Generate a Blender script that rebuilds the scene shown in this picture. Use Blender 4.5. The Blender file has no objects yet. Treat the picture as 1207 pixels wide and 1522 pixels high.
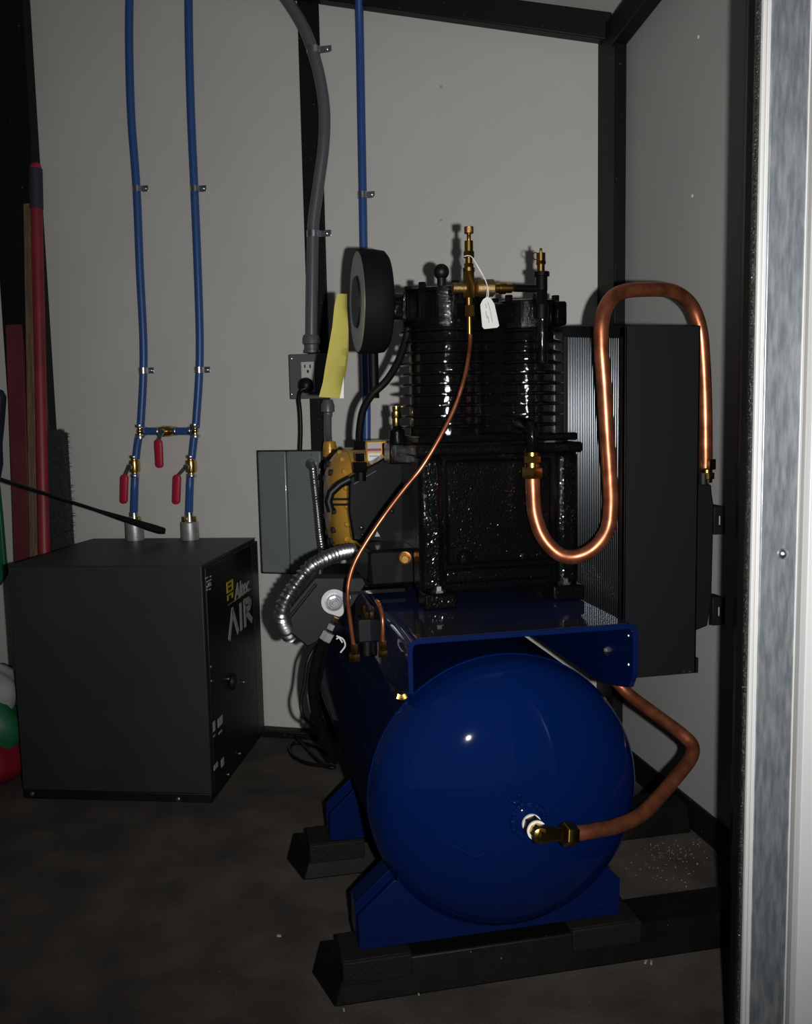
import bpy, bmesh, math, random
import numpy as np
from mathutils import Vector, Matrix
random.seed(7)
SC = bpy.context.scene
COL = SC.collection

# ------------------------------------------------------------------ camera
F, PX, PY = 1335.0, 603.5, 761.0            # focal length in pixels of a 1207 x 1522 frame
PITCH, ROLL, YAW, HC = .108, -.0205, .203, 1.2
def _cam():
    cp, sp, cr, sr, c, s = math.cos(PITCH), math.sin(PITCH), math.cos(ROLL), math.sin(ROLL), math.cos(YAW), math.sin(YAW)
    return (np.array([[cr,-sr,0],[sr,cr,0],[0,0,1]]) @ np.array([[1,0,0],[0,cp,-sp],[0,sp,cp]])
            @ np.array([[1,0,0],[0,0,-1],[0,1,0]]) @ np.array([[c,-s,0],[s,c,0],[0,0,1]]))
M = _cam()
CP = np.array([0, 0, HC])
cd = bpy.data.cameras.new('camera'); cam = bpy.data.objects.new('camera', cd); COL.objects.link(cam)
cd.sensor_fit = 'HORIZONTAL'; cd.sensor_width = 36; cd.lens = F/1207*36; cd.clip_start = .02
m = Matrix.Identity(4)
for i in range(3):
    m[i][0] = M[0][i]; m[i][1] = -M[1][i]; m[i][2] = -M[2][i]; m[i][3] = CP[i]
cam.matrix_world = m
SC.camera = cam

# ------------------------------------------------------------------ light
w = bpy.data.worlds.new('world'); SC.world = w; w.use_nodes = True
w.node_tree.nodes['Background'].inputs[0].default_value = (.75, .85, 1, 1)
w.node_tree.nodes['Background'].inputs[1].default_value = .05
SC.view_settings.view_transform = 'Standard'; SC.view_settings.look = 'None'
SC.view_settings.exposure = 0; SC.view_settings.gamma = 1; SC.view_settings.use_curve_mapping = False
sl = bpy.data.lights.new('camera_flash', 'SPOT'); so = bpy.data.objects.new('camera_flash', sl); COL.objects.link(so)
sl.energy = 176; sl.color = (1, .985, .965); sl.spot_size = math.radians(110); sl.spot_blend = 1.0; sl.shadow_soft_size = .012
fl = CP + M[0]*.085 + M[1]*.012 + M[2]*.01   # the flash sits beside the lens (camera turned upright)
so.location = fl
d = M.T @ np.array([(700-PX)/F, (520-PY)/F, 1])
so.rotation_euler = Vector(d).to_track_quat('-Z', 'Y').to_euler()

# ------------------------------------------------------------------ measuring helpers (photo ray met with a real plane)
def ray(x, y): return M.T @ np.array([(x-PX)/F, (y-PY)/F, 1])
def U(px, py, **k):
    r = ray(px, py); a, v = list(k.items())[0]; i = 'xyz'.index(a)
    return CP + (v-CP[i])/r[i]*r
def UP(px, py, P0, N):
    r = ray(px, py); N = np.array(N, float)
    return CP + ((np.array(P0)-CP) @ N)/(r @ N)*r
def ppm(P): return F/float(M[2] @ (np.array(P)-CP))     # pixels per metre at a point

# ------------------------------------------------------------------ materials
def mat(name, col, rough=.5, metal=0, bump=0, bscale=200, coat=0, var=0, vscale=6, var_col=None, speck=0, spscale=900, spcol=(.6,.6,.55), stretch=None, emit=None, spec=.5, dist=.01):
    m = bpy.data.materials.new(name); m.use_nodes = True; nt = m.node_tree; b = nt.nodes['Principled BSDF']
    b.inputs['Base Color'].default_value = (*col, 1); b.inputs['Roughness'].default_value = rough; b.inputs['Metallic'].default_value = metal
    b.inputs['Coat Weight'].default_value = coat; b.inputs['Coat Roughness'].default_value = .04; b.inputs['Specular IOR Level'].default_value = spec
    tc = nt.nodes.new('ShaderNodeTexCoord'); src = tc.outputs['Object']
    if stretch:
        mp = nt.nodes.new('ShaderNodeMapping'); mp.inputs['Scale'].default_value = stretch
        nt.links.new(src, mp.inputs[0]); src = mp.outputs[0]
    out = None
    if var or var_col:
        n = nt.nodes.new('ShaderNodeTexNoise'); n.inputs['Scale'].default_value = vscale; n.inputs['Detail'].default_value = 6
        nt.links.new(src, n.inputs['Vector'])
        r = nt.nodes.new('ShaderNodeValToRGB'); r.color_ramp.elements[0].position = .35; r.color_ramp.elements[1].position = .68
        c2 = var_col or tuple(min(1, c*(1+var)) for c in col)
        r.color_ramp.elements[0].color = (*(col if var_col else tuple(c*(1-var) for c in col)), 1); r.color_ramp.elements[1].color = (*c2, 1)
        nt.links.new(n.outputs[0], r.inputs[0]); out = r.outputs[0]
    if speck:
        n = nt.nodes.new('ShaderNodeTexNoise'); n.inputs['Scale'].default_value = spscale; n.inputs['Detail'].default_value = 2
        nt.links.new(tc.outputs['Object'], n.inputs['Vector'])
        r = nt.nodes.new('ShaderNodeValToRGB'); r.color_ramp.elements[0].position = speck; r.color_ramp.elements[1].position = speck+.02
        nt.links.new(n.outputs[0], r.inputs[0])
        mx = nt.nodes.new('ShaderNodeMix'); mx.data_type = 'RGBA'
        nt.links.new(r.outputs[0], mx.inputs[0])
        if out: nt.links.new(out, mx.inputs[6])
        else: mx.inputs[6].default_value = (*col, 1)
        mx.inputs[7].default_value = (*spcol, 1); out = mx.outputs[2]
    if out: nt.links.new(out, b.inputs['Base Color'])
    if bump:
        n = nt.nodes.new('ShaderNodeTexNoise'); n.inputs['Scale'].default_value = bscale; n.inputs['Detail'].default_value = 3
        nt.links.new(src, n.inputs['Vector'])
        bp = nt.nodes.new('ShaderNodeBump'); bp.inputs['Strength'].default_value = bump; bp.inputs['Distance'].default_value = dist
        nt.links.new(n.outputs[0], bp.inputs['Height']); nt.links.new(bp.outputs[0], b.inputs['Normal'])
        if coat: nt.links.new(bp.outputs[0], b.inputs['Coat Normal'])
    return m

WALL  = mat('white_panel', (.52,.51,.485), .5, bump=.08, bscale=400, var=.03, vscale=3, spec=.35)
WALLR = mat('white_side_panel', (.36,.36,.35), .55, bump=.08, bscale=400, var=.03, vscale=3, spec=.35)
FRAME = mat('black_frame_paint', (.0055,.0065,.008), .5, spec=.2, bump=.12, bscale=300, dist=.002, speck=.735, spscale=110, spcol=(.12,.12,.12))
FLOOR = mat('dark_floor_mat', (.060,.050,.042), .85, bump=.25, bscale=260, var=.35, vscale=7, speck=.74, spscale=85, spcol=(.10,.09,.08))
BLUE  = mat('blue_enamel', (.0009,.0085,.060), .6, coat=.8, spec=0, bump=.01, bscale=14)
BLUE3 = mat('blue_enamel_shaded', (.0007,.0035,.022), .6, coat=.10, spec=.05, bump=.08, bscale=60, dist=.002)  # darker copy of the enamel; the barrel's grazing shade is in the colour
BLUE2 = mat('blue_enamel_plate', (.0009,.0070,.050), .5, coat=.7, spec=.05, bump=.02, bscale=18)
PTOP  = mat('dark_reflection_blue_plate', (.012,.011,.0115), .5, coat=.8, spec=.1, var_col=(.002,.009,.055), vscale=5, bump=.05, bscale=30, dist=.002)  # dark reflections on the platform top put into the colour, blue showing in patches
GRAIN = mat('grain_black_gloss', (.0025,.0025,.0027), .15, spec=.35)
CAST  = mat('cast_black_paint', (.0022,.0022,.0026), .6, coat=.9, bump=.5, bscale=170, dist=.003, spec=.0)
BLK   = mat('gloss_black_paint', (.0025,.0025,.003), .5, coat=.6, bump=.1, bscale=160, dist=.0015, spec=.1)
SATIN = mat('satin_black_sheet', (.0052,.006,.007), .5, bump=.04, bscale=500, dist=.002, spec=.25)
DRY   = mat('powder_coat_charcoal', (.021,.024,.027), .5, bump=.06, bscale=500, var=.12, vscale=3, dist=.002, spec=.3)
RUB   = mat('black_rubber', (.004,.004,.004), .45, spec=.25)
STEELB= mat('weathered_black_steel', (.0035,.0034,.0032), .5, bump=.15, spec=.2, bscale=60, dist=.003, var=.4, vscale=14, speck=.76, spscale=60, spcol=(.12,.10,.08))
PADM  = mat('rubber_pad', (.0085,.008,.007), .7, spec=.2, bump=.3, bscale=120)
COPPER= mat('copper', (.46,.15,.075), .36, metal=.85, var=.35, vscale=30, bump=.06, bscale=40, dist=.002)
BRASS = mat('brass', (.62,.40,.11), .24, metal=1, bump=.08, bscale=60, dist=.002)
ZINC  = mat('zinc_plate', (.55,.58,.62), .28, metal=1, bump=.1, bscale=80, dist=.002)
FLEX  = mat('flexible_conduit_metal', (.40,.41,.42), .33, metal=1)
ALU   = mat('scuffed_aluminium', (.32,.36,.40), .36, metal=.8, var_col=(.58,.62,.66), vscale=14, stretch=(9,9,1.6), bump=.12, bscale=60, dist=.002)
ALUC  = mat('aluminium_coupling', (.46,.46,.45), .42, metal=.7, var=.12, vscale=40, bump=.2, bscale=200, dist=.002)
GREYB = mat('grey_enclosure_paint', (.135,.152,.156), .3, coat=.35, bump=.05, bscale=30, var=.06, vscale=5)
GREYC = mat('grey_conduit_jacket', (.085,.092,.10), .35)
GALV  = mat('grey_outlet_cover', (.10,.105,.11), .45, metal=.2)
HOSE  = mat('blue_hose', (.022,.072,.24), .4)
RED   = mat('red_vinyl_grip', (.38,.012,.035), .45)
REDP  = mat('red_painted_pole', (.20,.014,.022), .5, var=.15, vscale=12)
MAROON= mat('maroon_board', (.115,.018,.024), .6, var=.2, vscale=9)
WOOD  = mat('weathered_wood', (.14,.085,.05), .7, var=.35, vscale=14, stretch=(8,8,.6), bump=.3, bscale=60)
GOLD  = mat('gold_motor_paint', (.46,.245,.035), .34, coat=.3, bump=.08, bscale=60, metal=.25)
YEL   = mat('yellow_paper', (.38,.335,.065), .75, bump=.15, bscale=40, var=.05)
WHT   = mat('white_print', (.62,.62,.60), .6)
IVORY = mat('ivory_receptacle', (.50,.50,.47), .4)
TAPE  = mat('white_thread_tape', (.75,.75,.72), .6)
GREYP = mat('grey_print', (.33,.34,.35), .6)
YPR   = mat('yellow_print', (.42,.33,.02), .6)
REDPR = mat('red_print', (.35,.02,.02), .6)
FILT = mat('filter_housing_black', (.005,.006,.007), .65, spec=.08)
GAUGE = mat('filter_end_plate', (.30,.30,.29), .4, metal=.5)
BRIST = mat('brush_bristle', (.022,.028,.03), .8)
BAGW  = mat('white_bag', (.36,.36,.37), .5, bump=.4, bscale=12)
BAGG  = mat('green_bag', (.01,.12,.05), .5, bump=.3, bscale=12)
BAGR  = mat('red_bag', (.22,.008,.018), .5, bump=.3, bscale=12)
NAVY  = mat('navy_cloth', (.018,.024,.04), .6)
WEATH = mat('white_weather_strip', (.50,.50,.49), .5)
GREYS = mat('grey_metal_strip', (.24,.24,.23), .5, metal=.3)
WDOOR = mat('white_door_skin', (.55,.56,.56), .45)
GLOSSB= mat('glossy_black_edge', (.008,.008,.007), .2, coat=.8, bump=1.0, bscale=260, dist=.006)
CEIL  = mat('ceiling_panel', (.42,.41,.39), .6)
FINM  = mat('radiator_fin_metal', (.10,.11,.12), .24, metal=1)

# ------------------------------------------------------------------ mesh helpers
def frame_of(ax):
    ax = Vector(ax).normalized(); up = Vector((0,0,1)) if abs(ax.z) < .95 else Vector((0,1,0))
    a = ax.cross(up).normalized(); b = ax.cross(a).normalized(); return ax, a, b
def V3(p): return Vector([float(q) for q in p])
class MB:
    def __init__(s): s.v = []; s.f = []
    def box(s, c, size, R=None):
        c = V3(c); n = len(s.v)
        for sx, sy, sz in ((-1,-1,-1),(1,-1,-1),(1,1,-1),(-1,1,-1),(-1,-1,1),(1,-1,1),(1,1,1),(-1,1,1)):
            p = Vector((sx*size[0]/2, sy*size[1]/2, sz*size[2]/2)); s.v.append(c + (R @ p if R else p))
        s.f += [[n+i for i in q] for q in ((0,3,2,1),(4,5,6,7),(0,1,5,4),(1,2,6,5),(2,3,7,6),(3,0,4,7))]
        return s
    def bb(s, x0, x1, y0, y1, z0, z1): return s.box(((x0+x1)/2,(y0+y1)/2,(z0+z1)/2), (abs(x1-x0),abs(y1-y0),abs(z1-z0)))
    def loft(s, rings, caps=True):
        n = len(s.v); k = len(rings[0])
        for r in rings: s.v += [V3(p) for p in r]
        for i in range(len(rings)-1):
            for j in range(k):
                a, b = n+i*k+j, n+i*k+(j+1) % k; s.f.append([a, b, b+k, a+k])
        if caps:
            s.f.append([n+j for j in range(k)][::-1]); s.f.append([n+(len(rings)-1)*k+j for j in range(k)])
        return s
    def lathe(s, P, ax, prof, n=24, ph=0):     # prof: (distance along axis, radius)
        P = V3(P); ax, a, b = frame_of(ax)
        s.loft([[P+ax*t+(a*math.cos(ph+2*math.pi*j/n)+b*math.sin(ph+2*math.pi*j/n))*max(r, 1e-5) for j in range(n)] for t, r in prof]); return s
    def cyl(s, p0, p1, r, r1=None, n=16, ph=0):
        p0, p1 = V3(p0), V3(p1); return s.lathe(p0, p1-p0, [(0, r), ((p1-p0).length, r if r1 is None else r1)], n, ph)
    def hexn(s, P, ax, r, h):
        return s.lathe(V3(P)-V3(ax).normalized()*h/2, ax, [(0, r*.93),(h*.08, r),(h*.92, r),(h, r*.93)], 6, .3)
    def sphere(s, P, r, n=14, sq=(1,1,1)):
        P = V3(P)
        s.loft([[P+Vector((r*sq[0]*math.sin(t)*math.cos(2*math.pi*j/n), r*sq[1]*math.sin(t)*math.sin(2*math.pi*j/n), -r*sq[2]*math.cos(t))) for j in range(n)]
                for t in [max(.02, min(math.pi-.02, math.pi*i/10)) for i in range(11)]]); return s
    def tube(s, pts, r, n=12, rfun=None, closed=False):
        pts = [V3(p) for p in pts]; prev = None; rings = []; L = 0
        for i, p in enumerate(pts):
            t = (pts[min(i+1, len(pts)-1)]-pts[max(i-1, 0)]).normalized()
            if prev is None: _, a, b = frame_of(t)
            else: a = (prev-t*prev.dot(t)).normalized(); b = t.cross(a)
            prev = a
            if i: L += (pts[i]-pts[i-1]).length
            rr = rfun(L) if rfun else r
            rings.append([p+(a*math.cos(2*math.pi*j/n)+b*math.sin(2*math.pi*j/n))*rr for j in range(n)])
        return s.loft(rings)
    def prism(s, poly, vec):                    # polygon (3-D points) extruded along vec
        vec = V3(vec); n = len(s.v); k = len(poly); s.v += [V3(p) for p in poly]+[V3(p)+vec for p in poly]
        s.f.append([n+i for i in range(k)][::-1]); s.f.append([n+k+i for i in range(k)])
        for i in range(k): j = (i+1) % k; s.f.append([n+i, n+j, n+k+j, n+k+i])
        return s
    def build(s, name, m, parent=None, bevel=0, sharp=40, seg=2):
        me = bpy.data.meshes.new(name); o = bpy.data.objects.new(name, me)
        off = Vector((0,0,0)); q = parent
        while q: off += q.location; q = q.parent
        if not parent:
            lo = Vector((min(p.x for p in s.v)+max(p.x for p in s.v), min(p.y for p in s.v)+max(p.y for p in s.v), 2*min(p.z for p in s.v)))/2
            off = lo; o.location = lo
        me.from_pydata([tuple(p-off) for p in s.v], [], s.f)
        bm = bmesh.new(); bm.from_mesh(me); bmesh.ops.recalc_face_normals(bm, faces=bm.faces); bm.to_mesh(me); bm.free()
        me.polygons.foreach_set('use_smooth', [True]*len(me.polygons)); me.set_sharp_from_angle(angle=math.radians(sharp))
        me.materials.append(m); COL.objects.link(o); o.parent = parent
        if bevel:
            b = o.modifiers.new('bevel', 'BEVEL'); b.width = bevel; b.segments = seg; b.limit_method = 'ANGLE'; b.angle_limit = math.radians(35)
        return o
def spline(P, n=8):
    P = [V3(p) for p in P]; Q = [P[0]*2-P[1]]+P+[P[-1]*2-P[-2]]; out = []
    for i in range(1, len(Q)-2):
        a, b, c, d = Q[i-1:i+3]
        for k in range(n):
            t = k/n; out.append(.5*((2*b)+(c-a)*t+(2*a-5*b+4*c-d)*t*t+(3*b-a-3*c+d)*t**3))
    return out+[P[-1]]
def tag(o, label, cat, group=None, kind=None):
    if label: o['label'] = label
    if cat: o['category'] = cat
    if group: o['group'] = group
    if kind: o['kind'] = kind
    return o
def empty(name, loc, label, cat, group=None):
    o = bpy.data.objects.new(name, None); o.location = V3(loc); o.empty_display_size = .05; COL.objects.link(o); return tag(o, label, cat, group)
def struct(o, label=None):
    o['kind'] = 'structure'
    if label: o['label'] = label; o['category'] = 'structure'
    return o
def part_label(o, l): o['label'] = l; return o
def dup(root, loc, rotz=0, label=None):
    r = root.copy(); COL.objects.link(r); r.location = V3(loc); r.rotation_euler = (0, 0, rotz)
    if label: r['label'] = label
    for ch in list(root.children):
        c = ch.copy(); COL.objects.link(c); c.parent = r
        for g in list(ch.children):
            h = g.copy(); COL.objects.link(h); h.parent = c
    return r
def text_mesh(name, body, P, ux, uy, size, m, parent, depth=.0006, shear=0, sx=1):
    cu = bpy.data.curves.new('t', 'FONT'); cu.body = body; cu.size = size; cu.extrude = depth; cu.shear = shear; cu.resolution_u = 3; cu.offset = size*.02
    t = bpy.data.objects.new('t', cu); COL.objects.link(t)
    me = bpy.data.meshes.new_from_object(t.evaluated_get(bpy.context.evaluated_depsgraph_get())); bpy.data.objects.remove(t)
    ux, uy = V3(ux).normalized(), V3(uy).normalized(); uz = ux.cross(uy); P = V3(P)
    off = Vector((0,0,0)); q = parent
    while q: off += q.location; q = q.parent
    for v in me.vertices: v.co = P-off+ux*v.co.x*sx+uy*v.co.y+uz*v.co.z
    me.materials.clear(); me.materials.append(m); o = bpy.data.objects.new(name, me); COL.objects.link(o); o.parent = parent
    return o

# ------------------------------------------------------------------ room shell
XR = 1.29                                    # inner face of the side wall
CX, CY = XR, 2.83                            # far corner
AW = .44                                     # the end wall is turned this far from square
WD = np.array([-math.cos(AW), math.sin(AW), 0])     # along the end wall, to the left
WN = np.array([math.sin(AW), math.cos(AW), 0])      # out through the end wall
RW = Matrix.Rotation(-AW, 3, 'Z')            # local x along wall (to the right), local y out of the room
def W(px, py, off=0): return UP(px, py, np.array([CX, CY, 0])-WN*off, WN)
def Wp(s, z, off=0): return np.array([CX, CY, 0])+WD*s+np.array([0,0,z])-WN*off     # s metres left of the corner
def ws(P): return float((np.array(P)-[CX,CY,0]) @ WD)
def wall_box(s0, s1, z0, z1, o0, o1):
    b = MB(); b.prism([Wp(s0,z0,o0), Wp(s1,z0,o0), Wp(s1,z1,o0), Wp(s0,z1,o0)], WN*(o0-o1)); return b

b = MB(); b.bb(-2.6, 1.34, -1.6, 4.6, -.05, 0); struct(b.build('floor', FLOOR))
# panels of the end wall, split at the posts
sC0, sC1 = ws(W(483, 300)), ws(W(452, 300))
sL0, sL1 = ws(W(64, 300)), ws(W(4, 300))
zr0 = W(903, 68)[2]; zr1 = W(483, 6)[2]; slope = (zr1-zr0)/(sC0-ws(W(903,68)))
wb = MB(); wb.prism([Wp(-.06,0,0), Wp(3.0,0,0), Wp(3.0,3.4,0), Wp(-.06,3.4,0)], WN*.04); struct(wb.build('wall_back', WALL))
def beam(name, s0, s1, z0, z1, th=.05, extra=0):
    return struct(wall_box(s0, s1, z0, z1, 0, th).build(name, FRAME, None, .004))
beam('trim_1', sC0, sC1, 0, zr1+.2, .012)
beam('trim_2', sL0, sL1, 0, 3.1)
# sill beams along the floor
beam('baseboard_back', .06, sC0, 0, .05)
beam('baseboard_left', sC1, sL0, 0, .028)
beam('trim_3', sL1, 2.9, 0, .045)
# roof beam, falling to the right
s0 = .0; z_at = lambda s: zr0+(s-ws(W(903,68)))*slope
bh = .085
rb = MB(); rb.prism([Wp(0,z_at(0),.05), Wp(sC0,z_at(sC0),.05), Wp(sC0,z_at(sC0)+bh,.05), Wp(0,z_at(0)+bh,.05)], WN*.05); struct(rb.build('trim_4', FRAME, None, .004))
rb = MB(); rb.prism([Wp(sC0,z_at(sC0),.05), Wp(2.9,z_at(2.9),.05), Wp(2.9,z_at(2.9)+bh,.05), Wp(sC0,z_at(sC0)+bh,.05)], WN*.05); struct(rb.build('trim_5', FRAME, None, .004))
# corner post
cy0 = 2.72
post = MB(); xl = U(903, 430, y=2.77)[0]
post.bb(xl, XR, 2.72, 2.90, 0, 2.42); struct(post.build('trim_6', FRAME, None, .004))
# side wall with its frame
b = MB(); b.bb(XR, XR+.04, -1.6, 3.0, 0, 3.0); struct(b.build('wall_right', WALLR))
b = MB(); b.bb(XR-.012, XR, 1.2, 2.735, .0, .085); struct(b.build('baseboard_right', FRAME, None, .003))
b = MB(); p0 = U(945, 50, x=XR); p1 = U(985, 0, x=XR)
sl2 = (p1[2]-p0[2])/(p0[1]-p1[1])
zt = lambda y: p0[2]+(p0[1]-y)*sl2
b.prism([(XR-.05,2.735,zt(2.735)), (XR-.05,1.1,zt(1.1)), (XR-.05,1.1,zt(1.1)+.085), (XR-.05,2.735,zt(2.735)+.085)], (.05,0,0)); struct(b.build('trim_7', FRAME, None, .004))
# sloping ceiling over both beams
cz = z_at(0)+bh
b = MB(); q = [Wp(-.05,z_at(-.05)+bh,-.04), Wp(2.9,z_at(2.9)+bh,-.04)]
r_ = [q[1]+np.array([0,-4.4,.9]), q[0]+np.array([0,-4.4,.9])]
b.prism(q+r_, (0,0,.03)); struct(b.build('ceiling', CEIL))
# unseen left side and rear of the compartment
b = MB(); b.bb(-1.86, -1.80, .3, 4.3, 0, 3.2); struct(b.build('wall_left', WALL))
# small screws on the panels
for px, py in ((656,129),(656,327)):
    P = W(px, py); o = MB().lathe(P, -WN, [(0,.005),(.002,.0045),(.003,.001)], 10).build('panel_screw', GREYP); tag(o, 'small round screw head on the white end wall, %s' % ('upper one' if py < 200 else 'lower one just above the brass valve'), 'screw', 'screws in the end wall panel')
for px, py in ((1038,55),(1029,291)):
    P = U(px, py, x=XR); o = MB().lathe(P, (-1,0,0), [(0,.005),(.002,.0045),(.003,.001)], 10).build('panel_screw', WHT); tag(o, 'small white screw head on the side wall, %s' % ('near the roof' if py < 200 else 'lower one of the two'), 'screw', 'screws in the side wall panel')

# ------------------------------------------------------------------ door jamb on the right
YJ = 1.30
def jx(px, y=YJ): return U(px, 761, y=y)[0]
def jamb(name, px0, px1, m, y0, y1, bevel=.0015):
    b = MB(); b.bb(jx(px0,y0), jx(px1,y0), y0, y1, -.02, 2.6); return struct(b.build(name, m, None, bevel))
jamb('trim_8', 1107, 1119, RUB, YJ+.012, YJ+.03)
jamb('trim_9', 1111.5, 1119.5, GLOSSB, YJ, YJ+.011, .003)
jamb('trim_10', 1119.5, 1125.5, WEATH, YJ-.006, YJ+.03, .002); jamb('trim_11', 1125.5, 1132, WEATH, YJ-.004, YJ+.03, .002)
al = jamb('trim_12', 1132, 1186, ALU, YJ-.008, YJ+.03)
jamb('trim_13', 1186, 1188, WEATH, YJ-.010, YJ+.03, .001)
jamb('trim_14', 1188, 1203.5, GREYS, YJ-.004, YJ+.03)
jamb('door_1', 1203.5, 1420, WDOOR, YJ-.02, YJ+.03)
yh = U(1094, 761, x=XR)[1]
b = MB(); b.prism([(jx(1109,YJ+.03),YJ+.031,0),(XR+.04,YJ+.031,0),(XR+.04,yh,0),(XR,yh,0)], (0,0,2.6)); struct(b.build('trim_15', RUB))
P = U(1164, 823, y=YJ-.008)
MB().lathe(P, (0,-1,0), [(0,.0095),(.002,.0092),(.005,.007),(.0075,.003),(.008,.0005)], 18).build('rivet', ZINC, al)

# ------------------------------------------------------------------ mounting rails
def rail(y0, x0, label):
    r = empty('mounting_rail', (x0+.3, y0+.06, 0), label, 'rail', 'steel rails under the compressor')
    b = MB(); P = lambda x, y, z: (x, y, z)
    b.loft([[(x0,y0,0),(x0-.035,y0+.13,0),(x0-.01,y0+.12,.075),(x0+.03,y0+.02,.075)],
            [(XR-.02,y0,0),(XR-.02,y0+.13,0),(XR-.02,y0+.12,.075),(XR-.02,y0+.02,.075)]])
    b.build('beam', STEELB, r, .004)
    b = MB(); b.bb(x0+.02, x0+.165, y0+.012, y0+.115, .0755, .0895); b.bb(x0+.02, x0+.165, y0+.004, y0+.012, .04, .0895); b.build('rubber_pad', PADM, r, .003)
    b = MB(); b.bb(.70, .86, y0+.012, y0+.115, .0755, .0895); b.bb(.70,.86, y0+.004, y0+.012, .04, .0895); b.build('rubber_pad', PADM, r, .003)
rail(1.711, .182, 'black steel rail under the front feet of the compressor tank')
rail(2.232, .166, 'black steel rail farther back, under the rear feet of the compressor tank')

# ------------------------------------------------------------------ compressor
AC = empty('air_compressor', (.6, 2.1, .0895), 'black two-cylinder air compressor on a blue horizontal tank with copper pipes', 'compressor')
TX, TZ, TR = .568, .396, .293
TY0, TY1 = 1.77, 2.75
hd = .145
prof = [(-hd*math.cos(t), TR*math.sin(t)) for t in [math.pi/2*i/18 for i in range(19)]]
prof = prof+[(.004, TR+.0015),(.010, TR+.0015),(.012, TR-.002)]
sprof = [(.011, TR-.003),(.012, TR-.0005)]+[(TY1-TY0-.014, TR-.0005)]+[(TY1-TY0+hd*math.sin(t), (TR-.0005)*math.cos(t)) for t in [math.pi/2*i/12 for i in range(13)]]
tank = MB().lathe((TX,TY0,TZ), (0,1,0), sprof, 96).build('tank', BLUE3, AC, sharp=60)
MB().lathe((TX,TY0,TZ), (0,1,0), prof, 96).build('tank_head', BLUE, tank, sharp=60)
MB().lathe((TX,TY0+.012,TZ), (0,1,0), [(0,TR-.001),(.003,TR+.003),(.010,TR+.003),(.013,TR-.001)], 96).build('weld_seam', BLUE, tank)
def head_y(x, z):
    rr = math.hypot(x-TX, z-TZ)/TR; return TY0-hd*math.sqrt(max(0, 1-rr*rr))
# port boss, weld beads and data lettering dent
PB = U(786, 1219, y=1.645); py_ = head_y(PB[0], PB[2])
PB = U(786, 1219, y=py_-.002); nrm = np.array([ (PB[0]-TX)*.28, -1, (PB[2]-TZ)*.28 ])
b = MB(); b.lathe(PB-nrm*-.008*0+np.array([0,.012,0]), nrm, [(0,.040),(.010,.036),(.014,.028),(.017,.024),(.018,.012)], 32)
for k in range(26):
    a = 2*math.pi*k/26; rr = .033+random.uniform(-.002,.003)
    b.sphere(PB+np.array([rr*math.cos(a), .001, rr*math.sin(a)]), random.uniform(.005,.0095), 8)
b.build('port_boss', BLUE, tank)
# scuffed dent lines low on the head
b = MB(); pts = []
for px, py in ((672,1255),(688,1264),(700,1270),(712,1272),(724,1265)):
    P = U(px, py, y=1.65); P = U(px, py, y=head_y(P[0],P[2])-.0004); pts.append(P)
b.tube(spline(pts,4), .005, 8); b.build('paint_ridge', BLUE, tank)
b = MB()
for k in range(9):
    P = U(758+random.uniform(-6,24), 1190+random.uniform(-10,14), y=1.65); P = U(*( (758+random.uniform(-6,24)), 1192+random.uniform(-12,12)), y=head_y(P[0],P[2])-.0002); b.sphere(P, random.uniform(.003,.006), 8)
b.build('weld_spatter', BLUE, tank)
# feet
def foot(y0, y1):
    b = MB(); poly = [(.242,.0895),(.242,.165),(.320,.235),(.40,.205),(.56,.150),(.72,.205),(.775,.225),(.826,.172),(.826,.0895)]
    b.prism([(x,y0,z) for x, z in poly], (0,y1-y0,0)); o = b.build('tank_foot', BLUE2, AC, .002)
    return o
foot(1.752, 1.757+.006); foot(1.80, 1.86)
MB().bb(.242,.826,1.758,1.80,.0895,.098).build('foot_plate', BLUE2, AC, .001)
foot(2.25, 2.256); foot(2.32, 2.326); MB().bb(.242,.826,2.256,2.32,.0895,.098).build('foot_plate', BLUE2, AC, .001)
# saddle platform: folded channel with round corners
PX0, PX1, PZ, PT = .352, .850, .752, .011
PY0, PY1 = 1.722, 2.44
def chan(sgn, x0, x1, z, t, zl):
    pts = []
    r = .022
    outer = [(x0, zl)]+[(x0+r-r*math.cos(a), z-r+r*math.sin(a)) for a in [math.pi/2*i/6 for i in range(7)]]+[(x1-r+r*math.sin(a), z-r+r*math.cos(a)) for a in [math.pi/2*i/6 for i in range(7)]]+[(x1, zl)]
    r2 = r-t; inner = [(x1-t, zl)]+[(x1-t-r2+r2*math.cos(a), z-t-r2+r2*math.sin(a)) for a in [math.pi/2*i/6 for i in range(7)]]+[(x0+t+r2-r2*math.sin(a), z-t-r2+r2*math.cos(a)) for a in [math.pi/2*i/6 for i in range(7)]]+[(x0+t, zl)]
    return outer+inner
poly = chan(1, PX0, PX1, PZ, PT, .640)
pl = MB().prism([(x,PY0,z) for x,z in poly], (0,PY1-PY0,0)).build('platform', BLUE2, AC, .0015, sharp=30)
MB().bb(PX0+.024,PX1-.024,PY0+.006,PY1-.01,PZ-.0005,PZ+.0009).build('platform_top', PTOP, pl)  # thin sheet that carries the painted dark reflections
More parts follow.
